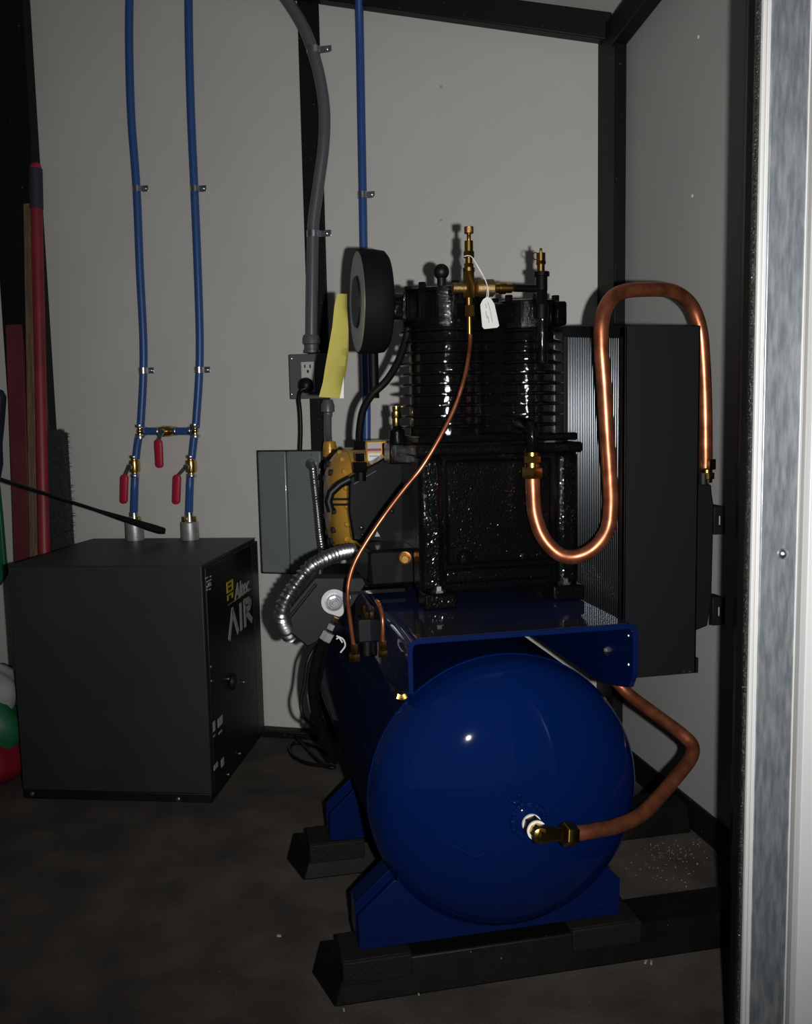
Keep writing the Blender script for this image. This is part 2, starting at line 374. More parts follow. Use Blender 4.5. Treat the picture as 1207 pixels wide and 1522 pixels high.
# flange skirts reach lower away from the front corners
MB().prism([(PX1-PT,PY0,.641),(PX1-PT,PY0+.02,.608),(PX1-PT,PY0+.06,.598),(PX1-PT,PY0+.16,.577),(PX1-PT,PY1,.574),(PX1-PT,PY1,.641)], (PT,0,0)).build('flange', BLUE2, AC, .001)
MB().prism([(PX0,PY0,.641),(PX0,PY0+.02,.622),(PX0,PY0+.06,.610),(PX0,PY1,.610),(PX0,PY1,.641)], (PT,0,0)).build('flange', BLUE2, AC, .001)
P = U(902, 967, x=PX1-PT)
MB().lathe(P, (-1,0,0), [(0,.012),(.003,.012),(.0031,.008),(.009,.007),(.010,.002)], 6).build('bolt', ZINC, AC)
for px, py in ((934,945),(934,988)):
    P = U(px, py, x=PX1-PT); MB().lathe(P, (-1,0,0), [(0,.004),(.002,.003),(.003,.0005)], 8).build('rivet', ZINC, AC)

# crankcase
YC = 2.03
b = MB(); b.bb(.462,.800,YC,2.30,.775,1.115)
ck = b.build('crankcase', CAST, AC, .012, seg=3)
MB().bb(.442,.500,YC-.035,YC+.05,.785,1.105).build('corner_rib', CAST, ck, .014, seg=3)
MB().bb(.782,.838,YC-.02,YC+.06,.785,1.105).build('corner_rib', CAST, ck, .014, seg=3)
MB().bb(.505,.775,YC-.012,YC+.02,.80,.835).build('bottom_rib', CAST, ck, .008)
b = MB(); b.bb(.438,.842,YC-.03,2.32,1.103,1.128); b.bb(.446,.834,YC-.022,2.31,1.132,1.150); b.build('crankcase_flange', CAST, ck, .005)
MB().bb(.512,.772,YC-.010,YC+.01,.845,1.092).build('side_plate', CAST, ck, .008)
MB().sphere((.555,YC-.012,.862),.020,14,(1,.5,1)).build('casting_lug', CAST, ck); MB().sphere((.70,YC-.012,.858),.014,14,(1,.5,1)).build('casting_lug', CAST, ck)
for x0, x1, yb in ((.445,.522,YC-.06),(.757,.836,YC-.055),(.445,.522,2.26),(.757,.836,2.26)):
    f_ = MB().bb(x0,x1,yb,yb+.075,.7525,.790).build('mounting_foot', CAST, ck, .005)
    c = ((x0+x1)/2, yb+.028)
    MB().lathe((c[0],c[1],.790),(0,0,1),[(0,.017),(.003,.017),(.0032,.011),(.013,.010),(.014,.004)],6).build('bolt', ZINC, f_)
# coarse casting grain on the faces turned to the door
rg = random.Random(3); b = MB()
def grain(x0, x1, y, z0, z1, c=.0027, h=.00062):
    nx, nz = max(2, int((x1-x0)/c)), max(2, int((z1-z0)/c)); n = len(b.v)
    for i in range(nx+1):
        for k in range(nz+1):
            e = i in (0, nx) or k in (0, nz); q = 0 if e else .35*c
            b.v.append(Vector((x0+(x1-x0)*i/nx+rg.uniform(-q,q), y+(.0008 if e else -.0004-rg.uniform(0,1)*h), z0+(z1-z0)*k/nz+rg.uniform(-q,q))))
    for i in range(nx):
        for k in range(nz):
            a = n+i*(nz+1)+k; d_ = a+nz+1; b.f += [[a,d_,d_+1],[a,d_+1,a+1]] if rg.random() < .5 else [[a,d_,a+1],[d_,d_+1,a+1]]
grain(.454,.488,YC-.035,.797,1.093); grain(.520,.764,YC-.010,.853,1.084,.0026,.00040); grain(.794,.826,YC-.02,.797,1.093); grain(.513,.767,YC-.012,.808,.827,.0026,.0004)
grain(.450,.517,YC-.060,.757,.786); grain(.762,.831,YC-.055,.757,.786); grain(.444,.836,YC-.030,1.108,1.124,.0026,.0003)
b.build('casting_grain', GRAIN, ck, sharp=0)['kind'] = 'stuff'
# cylinders with cooling fins
YCYL = 2.15
FINB = mat('fin_black_gloss', (.003,.003,.0035), .6, coat=1, spec=0, bump=.4, bscale=120, dist=.002)
def cyl_at(px, r, rf, z0, z1, n, y=YCYL):
    x = U(px, 550, y=y)[0]
    c = MB().lathe((x,y,z0),(0,0,1),[(0,r),(z1-z0,r)],40).build('cylinder', FINB, AC)
    for k in range(n):
        z = z0+.02+(z1-z0-.03)*k/(n-1)
        b = MB(); nn = 48; ring = []
        for j in range(nn):
            a = 2*math.pi*j/nn; q = rf*(1+.05*abs(math.sin(2*a))**2); ring.append((q*math.cos(a), q*math.sin(a)))
        b.loft([[(x+u*s_, y+v*s_, z+h) for u, v in ring] for h, s_ in ((-.0045,.90),(-.0018,1),(.0018,1),(.0045,.90))]); b.build('cooling_fin', FINB, c)
    return x, c
zf0, zf1 = 1.150, 1.405
x1, c1 = cyl_at(664, .092, .113, zf0, zf1, 10)
x2, c2 = cyl_at(782, .068, .088, zf0, zf1, 10)
# the small fin tips reach left of the first cylinder
# heads
def headblock(x, y, r, z0, z1, nm='cylinder_head', nrib=14):
    h = MB().lathe((x,y,z0),(0,0,1),[(0,r*1.03),(.014,r*1.03),(.015,r*.86),(z1-z0-.012,r*.86),(z1-z0-.010,r*.98),(z1-z0-.002,r*.98),(z1-z0,r*.9)],36).build(nm, CAST, AC)
    for k in range(nrib):
        a = 2*math.pi*(k+.5)/nrib; c_ = Vector((x+r*.90*math.cos(a), y+r*.90*math.sin(a), (z0+z1)/2))
        MB().box(c_, (r*.2,.008,z1-z0-.014), Matrix.Rotation(a,3,'Z')).build('head_rib', CAST, h, .002)
    for k in range(nrib//2):
        a = 2*math.pi*(k+.25)/(nrib//2); P = Vector((x+r*.86*math.cos(a), y+r*.86*math.sin(a), z1+.004))
        MB().hexn(P,(0,0,1),.010,.016).build('head_bolt', BLK, h)
    return h
MB().bb(x1+.05,x2-.03,YCYL-.045,YCYL+.09,1.150,1.41).build('cylinder_web', CAST, AC, .004)
h1 = headblock(x1, YCYL, .105, zf1, 1.495)
h2 = headblock(x2, YCYL, .088, zf1-.005, 1.468)
# right head ear and left intake neck
P = U(824,468,y=2.10); MB().bb(P[0]-.012,P[0]+.018,2.06,2.16,1.405,1.462).build('head_ear', CAST, AC, .006)
MB().bb(x1+.04,x2-.04,2.09,2.22,1.41,1.462).build('crossover_manifold', CAST, AC, .012)
P = U(656,404,y=2.12); b = MB().sphere(P,.019,16); b.cyl(P-np.array([0,0,.05]),P,.011); b.build('breather_cap', RUB, AC)
# intake filter
fy = 2.20
PA = U(606,457,y=fy); PB_ = U(578,457,y=fy)
FC = U(531,449,y=fy)       # centre of the near (left) end
rF = 152/2/ppm(FC)
L_ = U(575,449,y=fy)[0]-FC[0]-.0
af = MB().lathe(FC,(1,0,0),[(0,rF*.985),(.004,rF),(L_*.55,rF),(L_*.86,rF*.975),(L_*.97,rF*.90),(L_,rF*.80),(L_+.002,rF*.3)],64).build('air_filter', FILT, AC, sharp=50)
MB().lathe(FC,(-1,0,0),[(-.004,rF*.96),(.0005,rF*.96),(.0015,rF*.93),(.0016,rF*.52),(-.001,rF*.5),(-.0012,.001)],56).build('filter_end_plate', GAUGE, af)
MB().lathe(FC,(-1,0,0),[(.0005,rF*.50),(.006,rF*.48),(.0065,.001)],40).build('filter_hub', SATIN, af)
MB().cyl(FC+np.array([L_,0,0]), (x1-.07,fy,FC[2]-.004), .024, n=24).build('intake_neck', CAST, AC)
b = MB(); b.bb(x1-.13,x1-.075,fy-.03,fy+.04,1.43,1.475); b.build('intake_elbow', CAST, AC, .01)
# black dip tube hanging behind the filter
b = MB(); p0 = U(557,515,y=2.24); p1 = U(556,592,y=2.24); b.cyl(p1,(p1[0],2.24,p0[2]),.0135,n=20); b.build('silencer_tube', BLK, AC)
# breather hose
Y1 = 2.18
hp = [U(x,y,y=q) for x,y,q in ((607,486,2.11),(604,502,2.12),(593,535,2.15),(575,565,2.18),(552,588,2.2),(539,612,2.22),(534,645,2.24),(535,660,2.25))]
MB().tube(spline(hp), .0095, 14).build('breather_hose', RUB, AC)
b = MB(); P = U(535,662,y=2.25); 
for dz, r, h in ((.0,.016,.022),(-.03,.013,.02),(-.055,.020,.026)): b.hexn(P+np.array([0,0,dz]),(0,0,1),r,h)
b.cyl(P-np.array([0,0,.09]),P-np.array([0,0,.06]),.014); b.build('hose_fitting', BLK, AC)

# brass safety valve group in front of the heads
YB = 2.02
g = lambda px, py, y=YB: U(px, py, y=y)
k1 = 1/ppm(g(697,400))
A0 = g(697,400)
def vert(px, segs, m, name, parent, y=YB, n=20):
    b = MB()
    for (ya, yb, r, hx) in segs:
        a, c = g(px, yb, y), g(px, ya, y); b.lathe((a[0],y,a[2]),(0,0,1),[(0,r*k1*.92),(.0006,r*k1),(c[2]-a[2]-.0006,r*k1),(c[2]-a[2],r*k1*.92)],6 if hx else n, .25)
    return b.build(name, m, parent)
sv = vert(697,[(345,363,3.2,0),(358,377,6.6,0),(374,383,9,1),(383,392,5.5,0),(392,398,8,1),(398,404,9,0),(404,443,9.5,1),(443,454,5,0)],BRASS,'safety_valve',AC)
vert(697,[(337,347,7,0)],mat('knurled_brass',(.42,.25,.10),.4,metal=1,bump=.6,bscale=500,dist=.002),'valve_knob',sv)
b = MB(); a = g(672,428); c = g(688,428); b.lathe(a,(1,0,0),[(0,.010),(.001,.012),(c[0]-a[0]+.01,.011)],20)
a = g(706,428); c = g(735,428); b.lathe(a,(1,0,0),[(0,.012),(.004,.019),((c[0]-a[0])*.9,.020),(c[0]-a[0],.015)],24)
b.build('cross_fitting', mat('dull_brass',(.36,.24,.11),.42,metal=1,bump=.5,bscale=400,dist=.002), sv)
b = MB(); a = g(735,428); b.lathe(a,(1,0,0),[(0,.0115),(.012,.0115),(.0125,.014),(.026,.014),(.0265,.0115),(.041,.0115),(.042,.006)],12); b.build('side_port', BRASS, sv)
b = MB(); a = g(764,428); b.cyl(a,a+np.array([.06,.01,0]),.009); b.build('connecting_pipe', BLK, sv)
vert(698,[(454,471,8,1),(471,497,4.2,0)],BRASS,'compression_nut',sv)
# right hand valve on its black riser
rv = vert(804,[(376,392,7,0),(388,393,8.2,1),(393,404,6,0),(369,377,2,0)],BRASS,'relief_valve',AC)
P = g(795,381); b = MB(); b.tube([P+np.array([.006*math.cos(a),-.004,.008*math.sin(a)]) for a in [math.pi*2*i/16 for i in range(17)]],.0012,6); b.build('pull_ring', BRASS, rv)
vert(805,[(404,411,12,0),(411,432,9,0),(432,453,9.5,1),(453,474,11,0)],BLK,'riser_fitting',rv)
MB().cyl(g(806,540),(g(806,540)[0],YB,g(806,470)[2]),.0125,n=18).build('riser_pipe', CAST, rv)
# small relief valve at the left beside the crankcase
b = MB(); yy = 2.2
for ya, yb, r in ((604,612,6),(612,622,7.5),(622,634,6)): a=U(589,yb,y=yy); c=U(589,ya,y=yy); b.lathe((a[0],yy,a[2]),(0,0,1),[(0,r/600*.9),(.002,r/600),(c[2]-a[2],r/600)],16)
o=b.build('small_relief_valve', BRASS, AC)
b = MB(); a=U(590,632,y=yy); b.lathe((a[0],yy,a[2]),(0,0,-1),[(0,.011),(.01,.012),(.011,.019),(.05,.022)],16); b.bb(a[0]-.025,a[0]+.09,yy-.03,yy+.05,a[2]-.095,a[2]-.045); b.build('valve_base', CAST, AC, .004)

# thin copper lines
pts = [U(x,y,y=q) for x,y,q in ((698,474,YB),(699,500,YB),(697,525,2.0),(690,562,1.98),(676,605,1.97),(655,648,1.96),(628,693,1.96),(600,728,1.97),(572,765,1.98),(545,805,1.98),(528,835,1.98),(519,862,1.98),(517,890,1.98),(521,925,1.99),(526,962,2.0))]
MB().tube(spline(pts,6), .0048, 12).build('unloader_tube', COPPER, AC)
P = U(527,963,y=2.0); b = MB(); b.hexn(P,(0,0,1),.009,.02); b.hexn(P-np.array([0,0,.022]),(0,0,1),.014,.018); b.build('tube_nut', BRASS, AC)
pts = [U(x,y,x=.318) for x,y in ((560,893),(566,905),(569,925),(569,962))]
MB().tube(spline(pts,5), .0045, 10).build('pilot_tube', COPPER, AC)
P = U(569,958,x=.318); b = MB(); b.hexn(P,(0,0,1),.0085,.018); b.hexn(P-np.array([0,0,.019]),(0,0,1),.011,.014); b.build('tube_nut', BRASS, AC)
# drain fitting tucked by the left flange
P = U(594,1036,y=1.80); b = MB(); b.hexn(P,(1,0,-.4),.010,.016); b.lathe(P+np.array([.008,0,-.003]),(1,-.3,-.5),[(0,.007),(.02,.009),(.022,.003)],14); b.build('side_fitting', BRASS, AC)

# big copper delivery pipe
pts = [U(x,y,y=q) for x,y,q in ((791,690,1.965),(792,725,1.965),(795,765,1.955),(808,800,1.94),(832,824,1.92),(858,827,1.90),(884,814,1.89),(903,787,1.88),(908,750,1.88),(906,700,1.88),(902,640,1.88),(898,570,1.88),(894,515,1.88),(895,475,1.885),(907,446,1.90),(928,433,1.92),(965,430,1.95),(1000,433,1.975),(1026,452,1.995),(1040,485,2.0),(1045,530,2.0),(1048,600,2.0),(1049,695,2.0))]
MB().tube(spline(pts,7), .0168, 24).build('delivery_pipe', COPPER, AC)
P = U(791,700,y=1.965); b = MB(); b.hexn(P+np.array([0,0,-.004]),(0,0,1),.025,.026); b.cyl(P+np.array([0,0,.009]),P+np.array([0,0,.045]),.017); b.hexn(P+np.array([0,0,.027]),(0,0,1),.021,.016); b.build('compression_fitting', BRASS, AC)
P2 = P+np.array([0,0,.043]); MB().lathe(P2,(0,0,1),[(0,.019),(.004,.016),(.04,.014),(.055,.012)],18).build('elbow_stub', CAST, AC)
MB().tube(spline([P2+np.array([0,0,.045]),P2+np.array([0,.02,.06]),P2+np.array([0,.08,.065])],4),.016,16).build('outlet_elbow', CAST, AC)
P = U(1051,690,y=2.0); b = MB(); b.hexn(P+np.array([0,0,0]),(0,0,1),.021,.026); b.cyl(P-np.array([0,0,.045]),P,.013); b.hexn(P-np.array([0,0,.028]),(0,0,1),.018,.016); b.build('compression_fitting', BRASS, AC)

# aftercooler / radiator at the right
RX0, RX1 = .872, 1.052
RYf = U(928,700,x=RX0)[1]; RZ1 = U(928,484,x=RX0)[2]; RZ0 = .595
RYb = U(838,560,x=RX0)[1]
RZb = U(838,485,x=RX0)[2]
zz = lambda y: RZ1+(RZb-RZ1)*(y-RYf)/(RYb-RYf)
RA = MB(); RA.bb(RX0,RX1,RYf,RYf+.012,RZ0,RZ1); RA.bb(RX0,RX1,RYb,RYb+.012,RZ0,RZb)
RA.prism([(RX0,RYf,RZ1-.004),(RX0,RYb,RZb-.004),(RX0,RYb,RZb),(RX0,RYf,RZ1)],(RX1-RX0,0,0)); RA.bb(RX0,RX1,RYf,RYb,RZ0,RZ0+.004)
RA.bb(RX1-.006,RX1,RYf,RYb,RZ0,RZ1); RA.bb(RX0,RX0+.006,RYf,RYf+.028,RZ0,RZ1); RA.prism([(RX0,RYf,RZ1-.026),(RX0,RYb,RZb-.026),(RX0,RYb,RZb),(RX0,RYf,RZ1)],(.006,0,0))
ra = RA.build('cooler_shroud', SATIN, AC, .0025)
b = MB(); n = 30
for k in range(n):
    y = RYf+.034+(RYb-RYf-.04)*k/(n-1); b.cyl((RX0+.010,y,RZ0+.01),(RX0+.010,y,zz(y)-.028),.0024,n=10);
o = b.build('cooler_fins', FINM, ra); o['kind'] = 'stuff'
MB().bb(RX0+.0135,RX0+.05,RYf+.02,RYb,RZ0+.02,RZ1-.02).build('cooler_core', RUB, ra)
b = MB(); P = U(1037,985,y=RYf); b.bb(RX1,RX1+.006,RYf,RYf+.05,RZ0,RZ0+.035); b.build('shroud_tab', SATIN, ra)
for px in (1017,1026):
    P = U(px,1001,y=RYf); MB().lathe(P+np.array([0,0,.004]),(0,-1,0),[(0,.003),(.002,.002),(.0025,.0003)],8).build('shroud_screw', ZINC, ra)
# header tank on the far side of the cooler
hy = 1.985; q = lambda px, py: U(px, py, y=hy)
hx = q(1061,800)[0]
z_ = lambda py: q(1060,py)[2]
poly = [(RX1+.0005,z_(716)),(q(1058,720)[0],z_(720)),(q(1059,732)[0],z_(734)),(hx,z_(752)),(hx-.002,z_(888)),(hx-.012,z_(930)),(RX1+.03,z_(945)),(RX1+.0005,z_(946))]
ht = MB().prism([(x,hy,z) for x,z in poly],(0,.16,0)).build('header_tank', SATIN, AC, .004)
for ya, yb in ((753,795),(889,930)):
    b = MB(); xa, xb = hx, q(1079,ya)[0]-.002; b.bb(xa,xb,hy+.0,hy+.004,z_(yb)+.0,z_(ya)-.0); b.bb(xb-.004,xb,hy+.0,hy+.05,z_(yb),z_(ya))
    br = b.build('bracket', SATIN, ht, .001)
    MB().bb((xa+xb)/2-.0014,(xa+xb)/2+.0014,hy-.0006,hy,z_(yb)+.024,z_(ya)-.024).build('slot', GREYP, br)
MB().cyl((q(1050,716)[0],hy+.015,z_(720)),(q(1050,716)[0],hy+.015,z_(704)),.0135).build('header_neck', SATIN, ht)

# lower copper pipe to the tank head
EL = np.array([PB[0]+.018, PB[1]-.055, PB[2]-.014])
pts = [U(905,1000,y=1.98),U(935,1032,y=1.94),U(975,1062,y=1.87),U(1012,1090,y=1.80),U(1029,1108,y=1.77),U(1026,1128,y=1.745),U(1005,1155,y=1.71),U(975,1190,y=1.665),U(950,1213,y=1.635),U(915,1228,y=1.605),U(880,1235,y=1.59),U(850,1240,y=1.582)]
MB().tube(spline(pts,7), .0148, 22).build('return_pipe', COPPER, AC)
b = MB(); ctr = U(797,1228,y=1.60)
MB().lathe(PB+nrm*.012,nrm,[(0,.017),(.02,.017),(.021,.0165)],20).build('nipple', BRASS, AC)
ax = V3(nrm).normalized()
MB().lathe(V3(PB)+ax*.014,ax,[(0,.0195),(.005,.0195)],28).build('thread_tape', TAPE, AC)
MB().hexn(V3(PB)+ax*.032,ax,.0205,.022).build('hex_bushing', mat('aged_brass',(.20,.13,.06),.35,metal=1), AC)
MB().lathe(V3(PB)+ax*.043,ax,[(0,.0195),(.004,.0195)],28).build('thread_tape', TAPE, AC)
E0 = V3(PB)+ax*.060
E1 = V3(U(852,1240,y=1.582)); dr = (E1-E0).normalized()
b = MB(); b.lathe(V3(PB)+ax*.046,ax,[(0,.0165),(.024,.0165),(.028,.010)],8); b.lathe(E0-dr*.012,dr,[(0,.012),(.004,.0175),(.034,.0175),(.035,.014),(.06,.014)],8,.39); b.build('elbow_fitting', BRASS, AC)
MB().hexn(E1-dr*.012,dr,.0235,.026).build('compression_nut', BRASS, AC)

# motor
MY = 2.48; mq = lambda px, py, y=MY: U(px, py, y=y)
mz = (mq(500,668)[2]+mq(500,826)[2])/2; mr = (mq(500,668)[2]-mq(500,826)[2])/2
mx0 = mq(486,740)[0]; mx1 = mx0+.34
mo = MB().lathe((mx0,MY,mz),(1,0,0),[(0,.03),(.001,mr*.62),(.010,mr*.78),(.028,mr*.93),(.05,mr),(.07,mr),(.071,mr*.975),(.31,mr*.975),(.32,mr*.8),(.34,mr*.5)],48).build('motor', GOLD, AC)
MB().lathe((mx0+.055,MY,mz),(1,0,0),[(0,mr*1.005),(.002,mr*1.03),(.010,mr*1.03),(.012,mr*1.0)],48).build('end_bell_ring', GOLD, mo)
HOLE = mat('vent_hole', (.004,.004,.004), .8)
for k in range(12):
    a = 2*math.pi*k/12+.1
    for rr, hs in ((.74,.009),):
        c_ = Vector((mx0+.004,MY+mr*rr*math.cos(a),mz+mr*rr*math.sin(a)))
        MB().lathe(c_,(-1,.15*math.cos(a),.15*math.sin(a)),[(-.012,hs*.9),(.004,hs),(.0045,hs*.8)],12).build('vent_slot', HOLE, mo)
for k in range(10):
    a = math.pi*.5+.15+math.pi*k/9
    c_ = Vector((mx0+.036,MY+mr*.955*math.cos(a),mz+mr*.955*math.sin(a))); MB().sphere(c_,.008,8).build('end_bell_stud', GOLD, mo)
# junction box and sticker on top of the motor
z_t = mq(560,655,2.42)[2]
jb = MB().bb(mq(553,660,2.42)[0]-.02,mq(625,660,2.42)[0],2.40,2.52,mz+mr*.72,z_t).build('motor_box', GOLD, mo, .004)
P0 = U(556,674,y=2.398); 
st = MB(); a = U(546,659,y=2.398); c = U(566,672,y=2.398); st.bb(a[0],c[0],2.396,2.3985,c[2],a[2]); a = U(547,674,y=2.398); c = U(565,692,y=2.398)
s2 = MB().bb(a[0],c[0],2.3965,2.3985,c[2],a[2]); 
o = st.build('sticker', GREYP, mo); o2 = s2.build('sticker', WHT, mo)
a = U(546,667,y=2.395); c = U(567,670,y=2.395); MB().bb(a[0],c[0],2.3945,2.3958,c[2],a[2]).build('sticker_band', REDPR, o)
a = U(549,677,y=2.395); c = U(563,679,y=2.395); b = MB(); b.bb(a[0],c[0],2.3955,2.3963,c[2],a[2])
tri = [U(x,y,y=2.3955) for x,y in ((552,688),(560,688),(556,682))]; b.prism(tri,(0,.0006,0)); b.build('sticker_print', GREYP, o2)
# cover over the motor side with its clamp bar
b = MB(); b.tube([mq(x,y,2.30) for x,y in ((520,712),(505,720),(492,732),(488,745),(492,760))],.011,10); b.build('motor_lead', RUB, AC)
b = MB()
for py in (742,750): a=mq(490,py,2.31); c=mq(520,py,2.31); b.cyl(a,c,.003,n=8)
b.build('motor_leads', RUB, AC)

# belt guard
gy = 2.30
gp = [U(x,y,y=gy) for x,y in ((519,709),(560,687),(582,674),(640,672),(645,812),(525,804),(518,760))]
bg = MB().prism(gp,(0,.09,0)).build('belt_guard', BLK, AC, .006, seg=3)
a, c = U(526,720,y=gy-.002), U(559,700,y=gy-.002); MB().tube([a,c],.0022,8).build('guard_highlight', ZINC, bg)  # bright rod added as the highlight along the guard's slanted edge
b = MB()
for px, py, r in ((538,785,.007),(539,795,.006),(581,742,.007),(583,760,.006)): P=U(px,py,y=gy); b.lathe(P,(0,-1,0),[(0,r),(.004,r*.8),(.005,r*.2)],10)
b.build('guard_bolts', BLK, bg)
P = U(561,794,y=gy); tri = [P+np.array(v_) for v_ in ((-.007,-.001,-.006),(.007,-.001,-.006),(-.001,-.001,.008))]
MB().prism(tri,(0,.001,0)).build('warning_triangle', GREYP, bg)
text_mesh('guard_lettering','OIL PUMPS', U(550,815,y=2.2)-np.array([0,.002,0]), (1,0,0),(0,0,1), .014, GREYP, AC) if False else None
# fill plug and small base parts
P = U(602,829,y=2.12); b = MB(); b.lathe(P,(-.3,-1,0),[(0,.016),(.004,.016),(.005,.012),(.012,.012)],24); b.build('plug_washer', mat('dark_bronze',(.16,.07,.02),.4,metal=1), AC)
MB().hexn(P+np.array([-.003,-.018,0]),(-.3,-1,0),.010,.014).build('oil_plug', BRASS, AC)
MB().bb(U(542,830,y=2.2)[0],.47,2.14,2.40,.78,.872).build('oil_sump', BLK, AC, .01)
# motor base plate reaching left, on the back of the platform
z0 = U(548,862,y=2.2)[2]
MB().bb(U(478,858,y=2.3)[0],.44,2.29,2.60,.752,.766).build('motor_base', BLK, AC, .002)
MB().bb(U(486,858,y=2.16)[0],.44,2.16,2.19,.760,.772).build('slide_rail', BLK, AC, .002)
# mount plate hanging at the left with big washer
ay = 2.16; ap = [U(x,y,y=ay) for x,y in ((468,858),(415,922),(420,932),(457,962),(470,956),(522,905),(545,868),(540,858))]
mp_ = MB().prism(ap,(0,.05,0)).build('motor_mount', SATIN, AC, .004)
a_ = [U(x,y,y=ay-.003) for x,y in ((470,868),(425,925))]; MB().tube(a_,.004,8).build('mount_rib', SATIN, mp_)
P = U(496,894,y=ay); b = MB()
ring = []
for i in range(40):
    a = 2*math.pi*i/40; r = .031*(1+.38*max(0,math.cos(a-.25))**16+.30*max(0,math.cos(a+1.15))**16); ring.append(P+np.array([r*math.cos(a),-.001,r*math.sin(a)]))
b.prism(ring,(0,-.003,0)); b.build('tab_washer', mat('dull_white_zinc',(.42,.42,.42),.5,metal=.2), mp_)
b = MB(); b.lathe(P-np.array([0,.004,0]),(0,-1,0),[(0,.023),(.002,.023),(.0022,.018),(.004,.017)],28); b.hexn(P-np.array([0,.012,0]),(0,-1,0),.0135,.012); b.lathe(P-np.array([0,.018,0]),(0,-1,0),[(0,.007),(.004,.006)],14); b.build('bolt', ZINC, mp_)
# cable glands and control cables below it
b = MB(); P = U(498,922,y=2.13); b.hexn(P,(-.5,0,-1),.008,.014); b.build('brass_gland', BRASS, AC)
b = MB(); P = U(492,932,y=2.13); b.hexn(P,(-.5,0,-1),.009,.014); P = U(486,946,y=2.13); b.hexn(P,(-.6,0,-1),.016,.022); b.build('cable_gland', mat('grey_gland',(.22,.22,.23),.5), AC)
b = MB(); b.tube(spline([U(x,y,y=2.14) for x,y in ((500,945),(510,950),(513,960),(506,970))],4),.002,6); b.tube(spline([U(x,y,y=2.14) for x,y in ((500,950),(504,948),(509,955))],4),.002,6); b.build('cable_tie', WHT, AC)
pr = lambda L: .0125
MB().tube(spline([U(x,y,y=q) for x,y,q in ((484,950,2.13),(474,972,2.16),(466,1010,2.2),(468,1050,2.25),(482,1095,2.3),(500,1130,2.35))]),.0135,12).build('switch_cable', RUB, AC)
MB().tube(spline([U(x,y,y=q) for x,y,q in ((490,945,2.14),(470,960,2.2),(457,985,2.2),(452,1020,2.2),(447,1045,2.2),(452,1066,2.2),(466,1078,2.25),(485,1092,2.3))]),.0045,10).build('sensor_cable', RUB, AC)
MB().tube(spline([U(x,y,y=q) for x,y,q in ((488,950,2.15),(478,1000,2.2),(470,1040,2.25),(462,1075,2.3),(470,1090,2.35))]),.005,10).build('sensor_cable', RUB, AC)
# pressure switch nest under the platform
b = MB(); 
for px, py, r in ((543,915,.010),(540,905,.007)): P=U(px,py,y=2.2); b.hexn(P,(0,0,1),r,.02)
b.build('switch_fitting', BRASS, AC)
b = MB(); P=U(545,935,y=2.2); b.bb(P[0]-.025,P[0]+.02,2.18,2.24,P[2]-.03,P[2]+.03); b.cyl(P,P-np.array([0,0,.07]),.012); b.build('pressure_switch', SATIN, AC, .004)

# ------------------------------------------------------------------ flexible metal conduits
def ribbed(pts, r, pitch, amp, n=14):
    sp = spline(pts, 10); dense = []
    for i in range(len(sp)-1):
        k = max(1, int((sp[i+1]-sp[i]).length/(pitch/6)))
        for j in range(k): dense.append(sp[i].lerp(sp[i+1], j/k))
    dense.append(sp[-1]); return MB().tube(dense, r, n, rfun=lambda L: r+amp*math.sin(2*math.pi*L/pitch))
pts = [U(x,y,y=q) for x,y,q in ((524,818,2.24),(505,822,2.2),(485,830,2.16),(462,843,2.13),(445,862,2.12),(431,882,2.12),(421,902,2.12),(420,922,2.14),(430,945,2.2))]
tag(ribbed(pts,.0165,.0135,.0034).build('flexible_conduit', FLEX), 'thick ribbed metal conduit curving down beside the gold motor', 'conduit')
# ------------------------------------------------------------------ starter enclosure on the end wall
oB = .20
EB = empty('starter_enclosure', W(430,850,oB), 'grey sheet metal electrical enclosure with rounded edges left of the gold motor', 'electrical box')
PT_ = lambda px, py, o_=oB: W(px, py, o_)
a = PT_(383,672); c = PT_(482,852); s_a, s_c = ws(a), ws(c)
zt_, zb_ = PT_(430,671)[2], PT_(430,852)[2]
MB().prism([Wp(s_c,zb_,.02),Wp(s_a,zb_,.02),Wp(s_a,zt_,.02),Wp(s_c,zt_,.02)],-WN*(oB-.045)).build('body', GREYB, EB, .012, seg=3)
MB().prism([Wp(s_c-.006,zb_-.006,oB-.024),Wp(s_a+.006,zb_-.006,oB-.024),Wp(s_a+.006,zt_+.004,oB-.024),Wp(s_c-.006,zt_+.004,oB-.024)],-WN*.014).build('lip', SATIN, EB, .004)
sm = ws(PT_(428,760))
for s0_, s1_ in ((sm+.0008,s_a),(s_c,sm-.0008)):
    MB().prism([Wp(s0_,zb_,oB-.01),Wp(s1_,zb_,oB-.01),Wp(s1_,zt_,oB-.01),Wp(s0_,zt_,oB-.01)],-WN*.012).build('cover', GREYB, EB, .005, seg=3)
MB().prism([Wp(s_c-.03,zb_+.02,.0),Wp(s_a+.03,zb_+.02,.0),Wp(s_a+.03,zt_-.02,.0),Wp(s_c-.03,zt_-.02,.0)],-WN*.02).build('mounting_plate', SATIN, EB)
P = PT_(462,690,oB+.003); MB().lathe(P,-WN,[(0,.019),(.003,.019),(.0032,.0145),(.012,.0145),(.013,.010)],20).build('connector_ring', ZINC, EB)
P = PT_(463,676,oB+.003); MB().lathe(P,-WN,[(0,.004),(.003,.003)],8).build('screw', ZINC, EB)
pts = [PT_(463,690,oB+.012),PT_(465,696,oB+.03),PT_(467,715,oB+.04),PT_(471,750,oB+.05),PT_(475,790,oB+.07),PT_(479,820,oB+.1),PT_(480,852,oB+.12)]
tag(ribbed(pts,.0125,.009,.0010).build('flexible_conduit', FLEX), 'thin ribbed metal conduit hanging down the front of the grey enclosure', 'conduit')

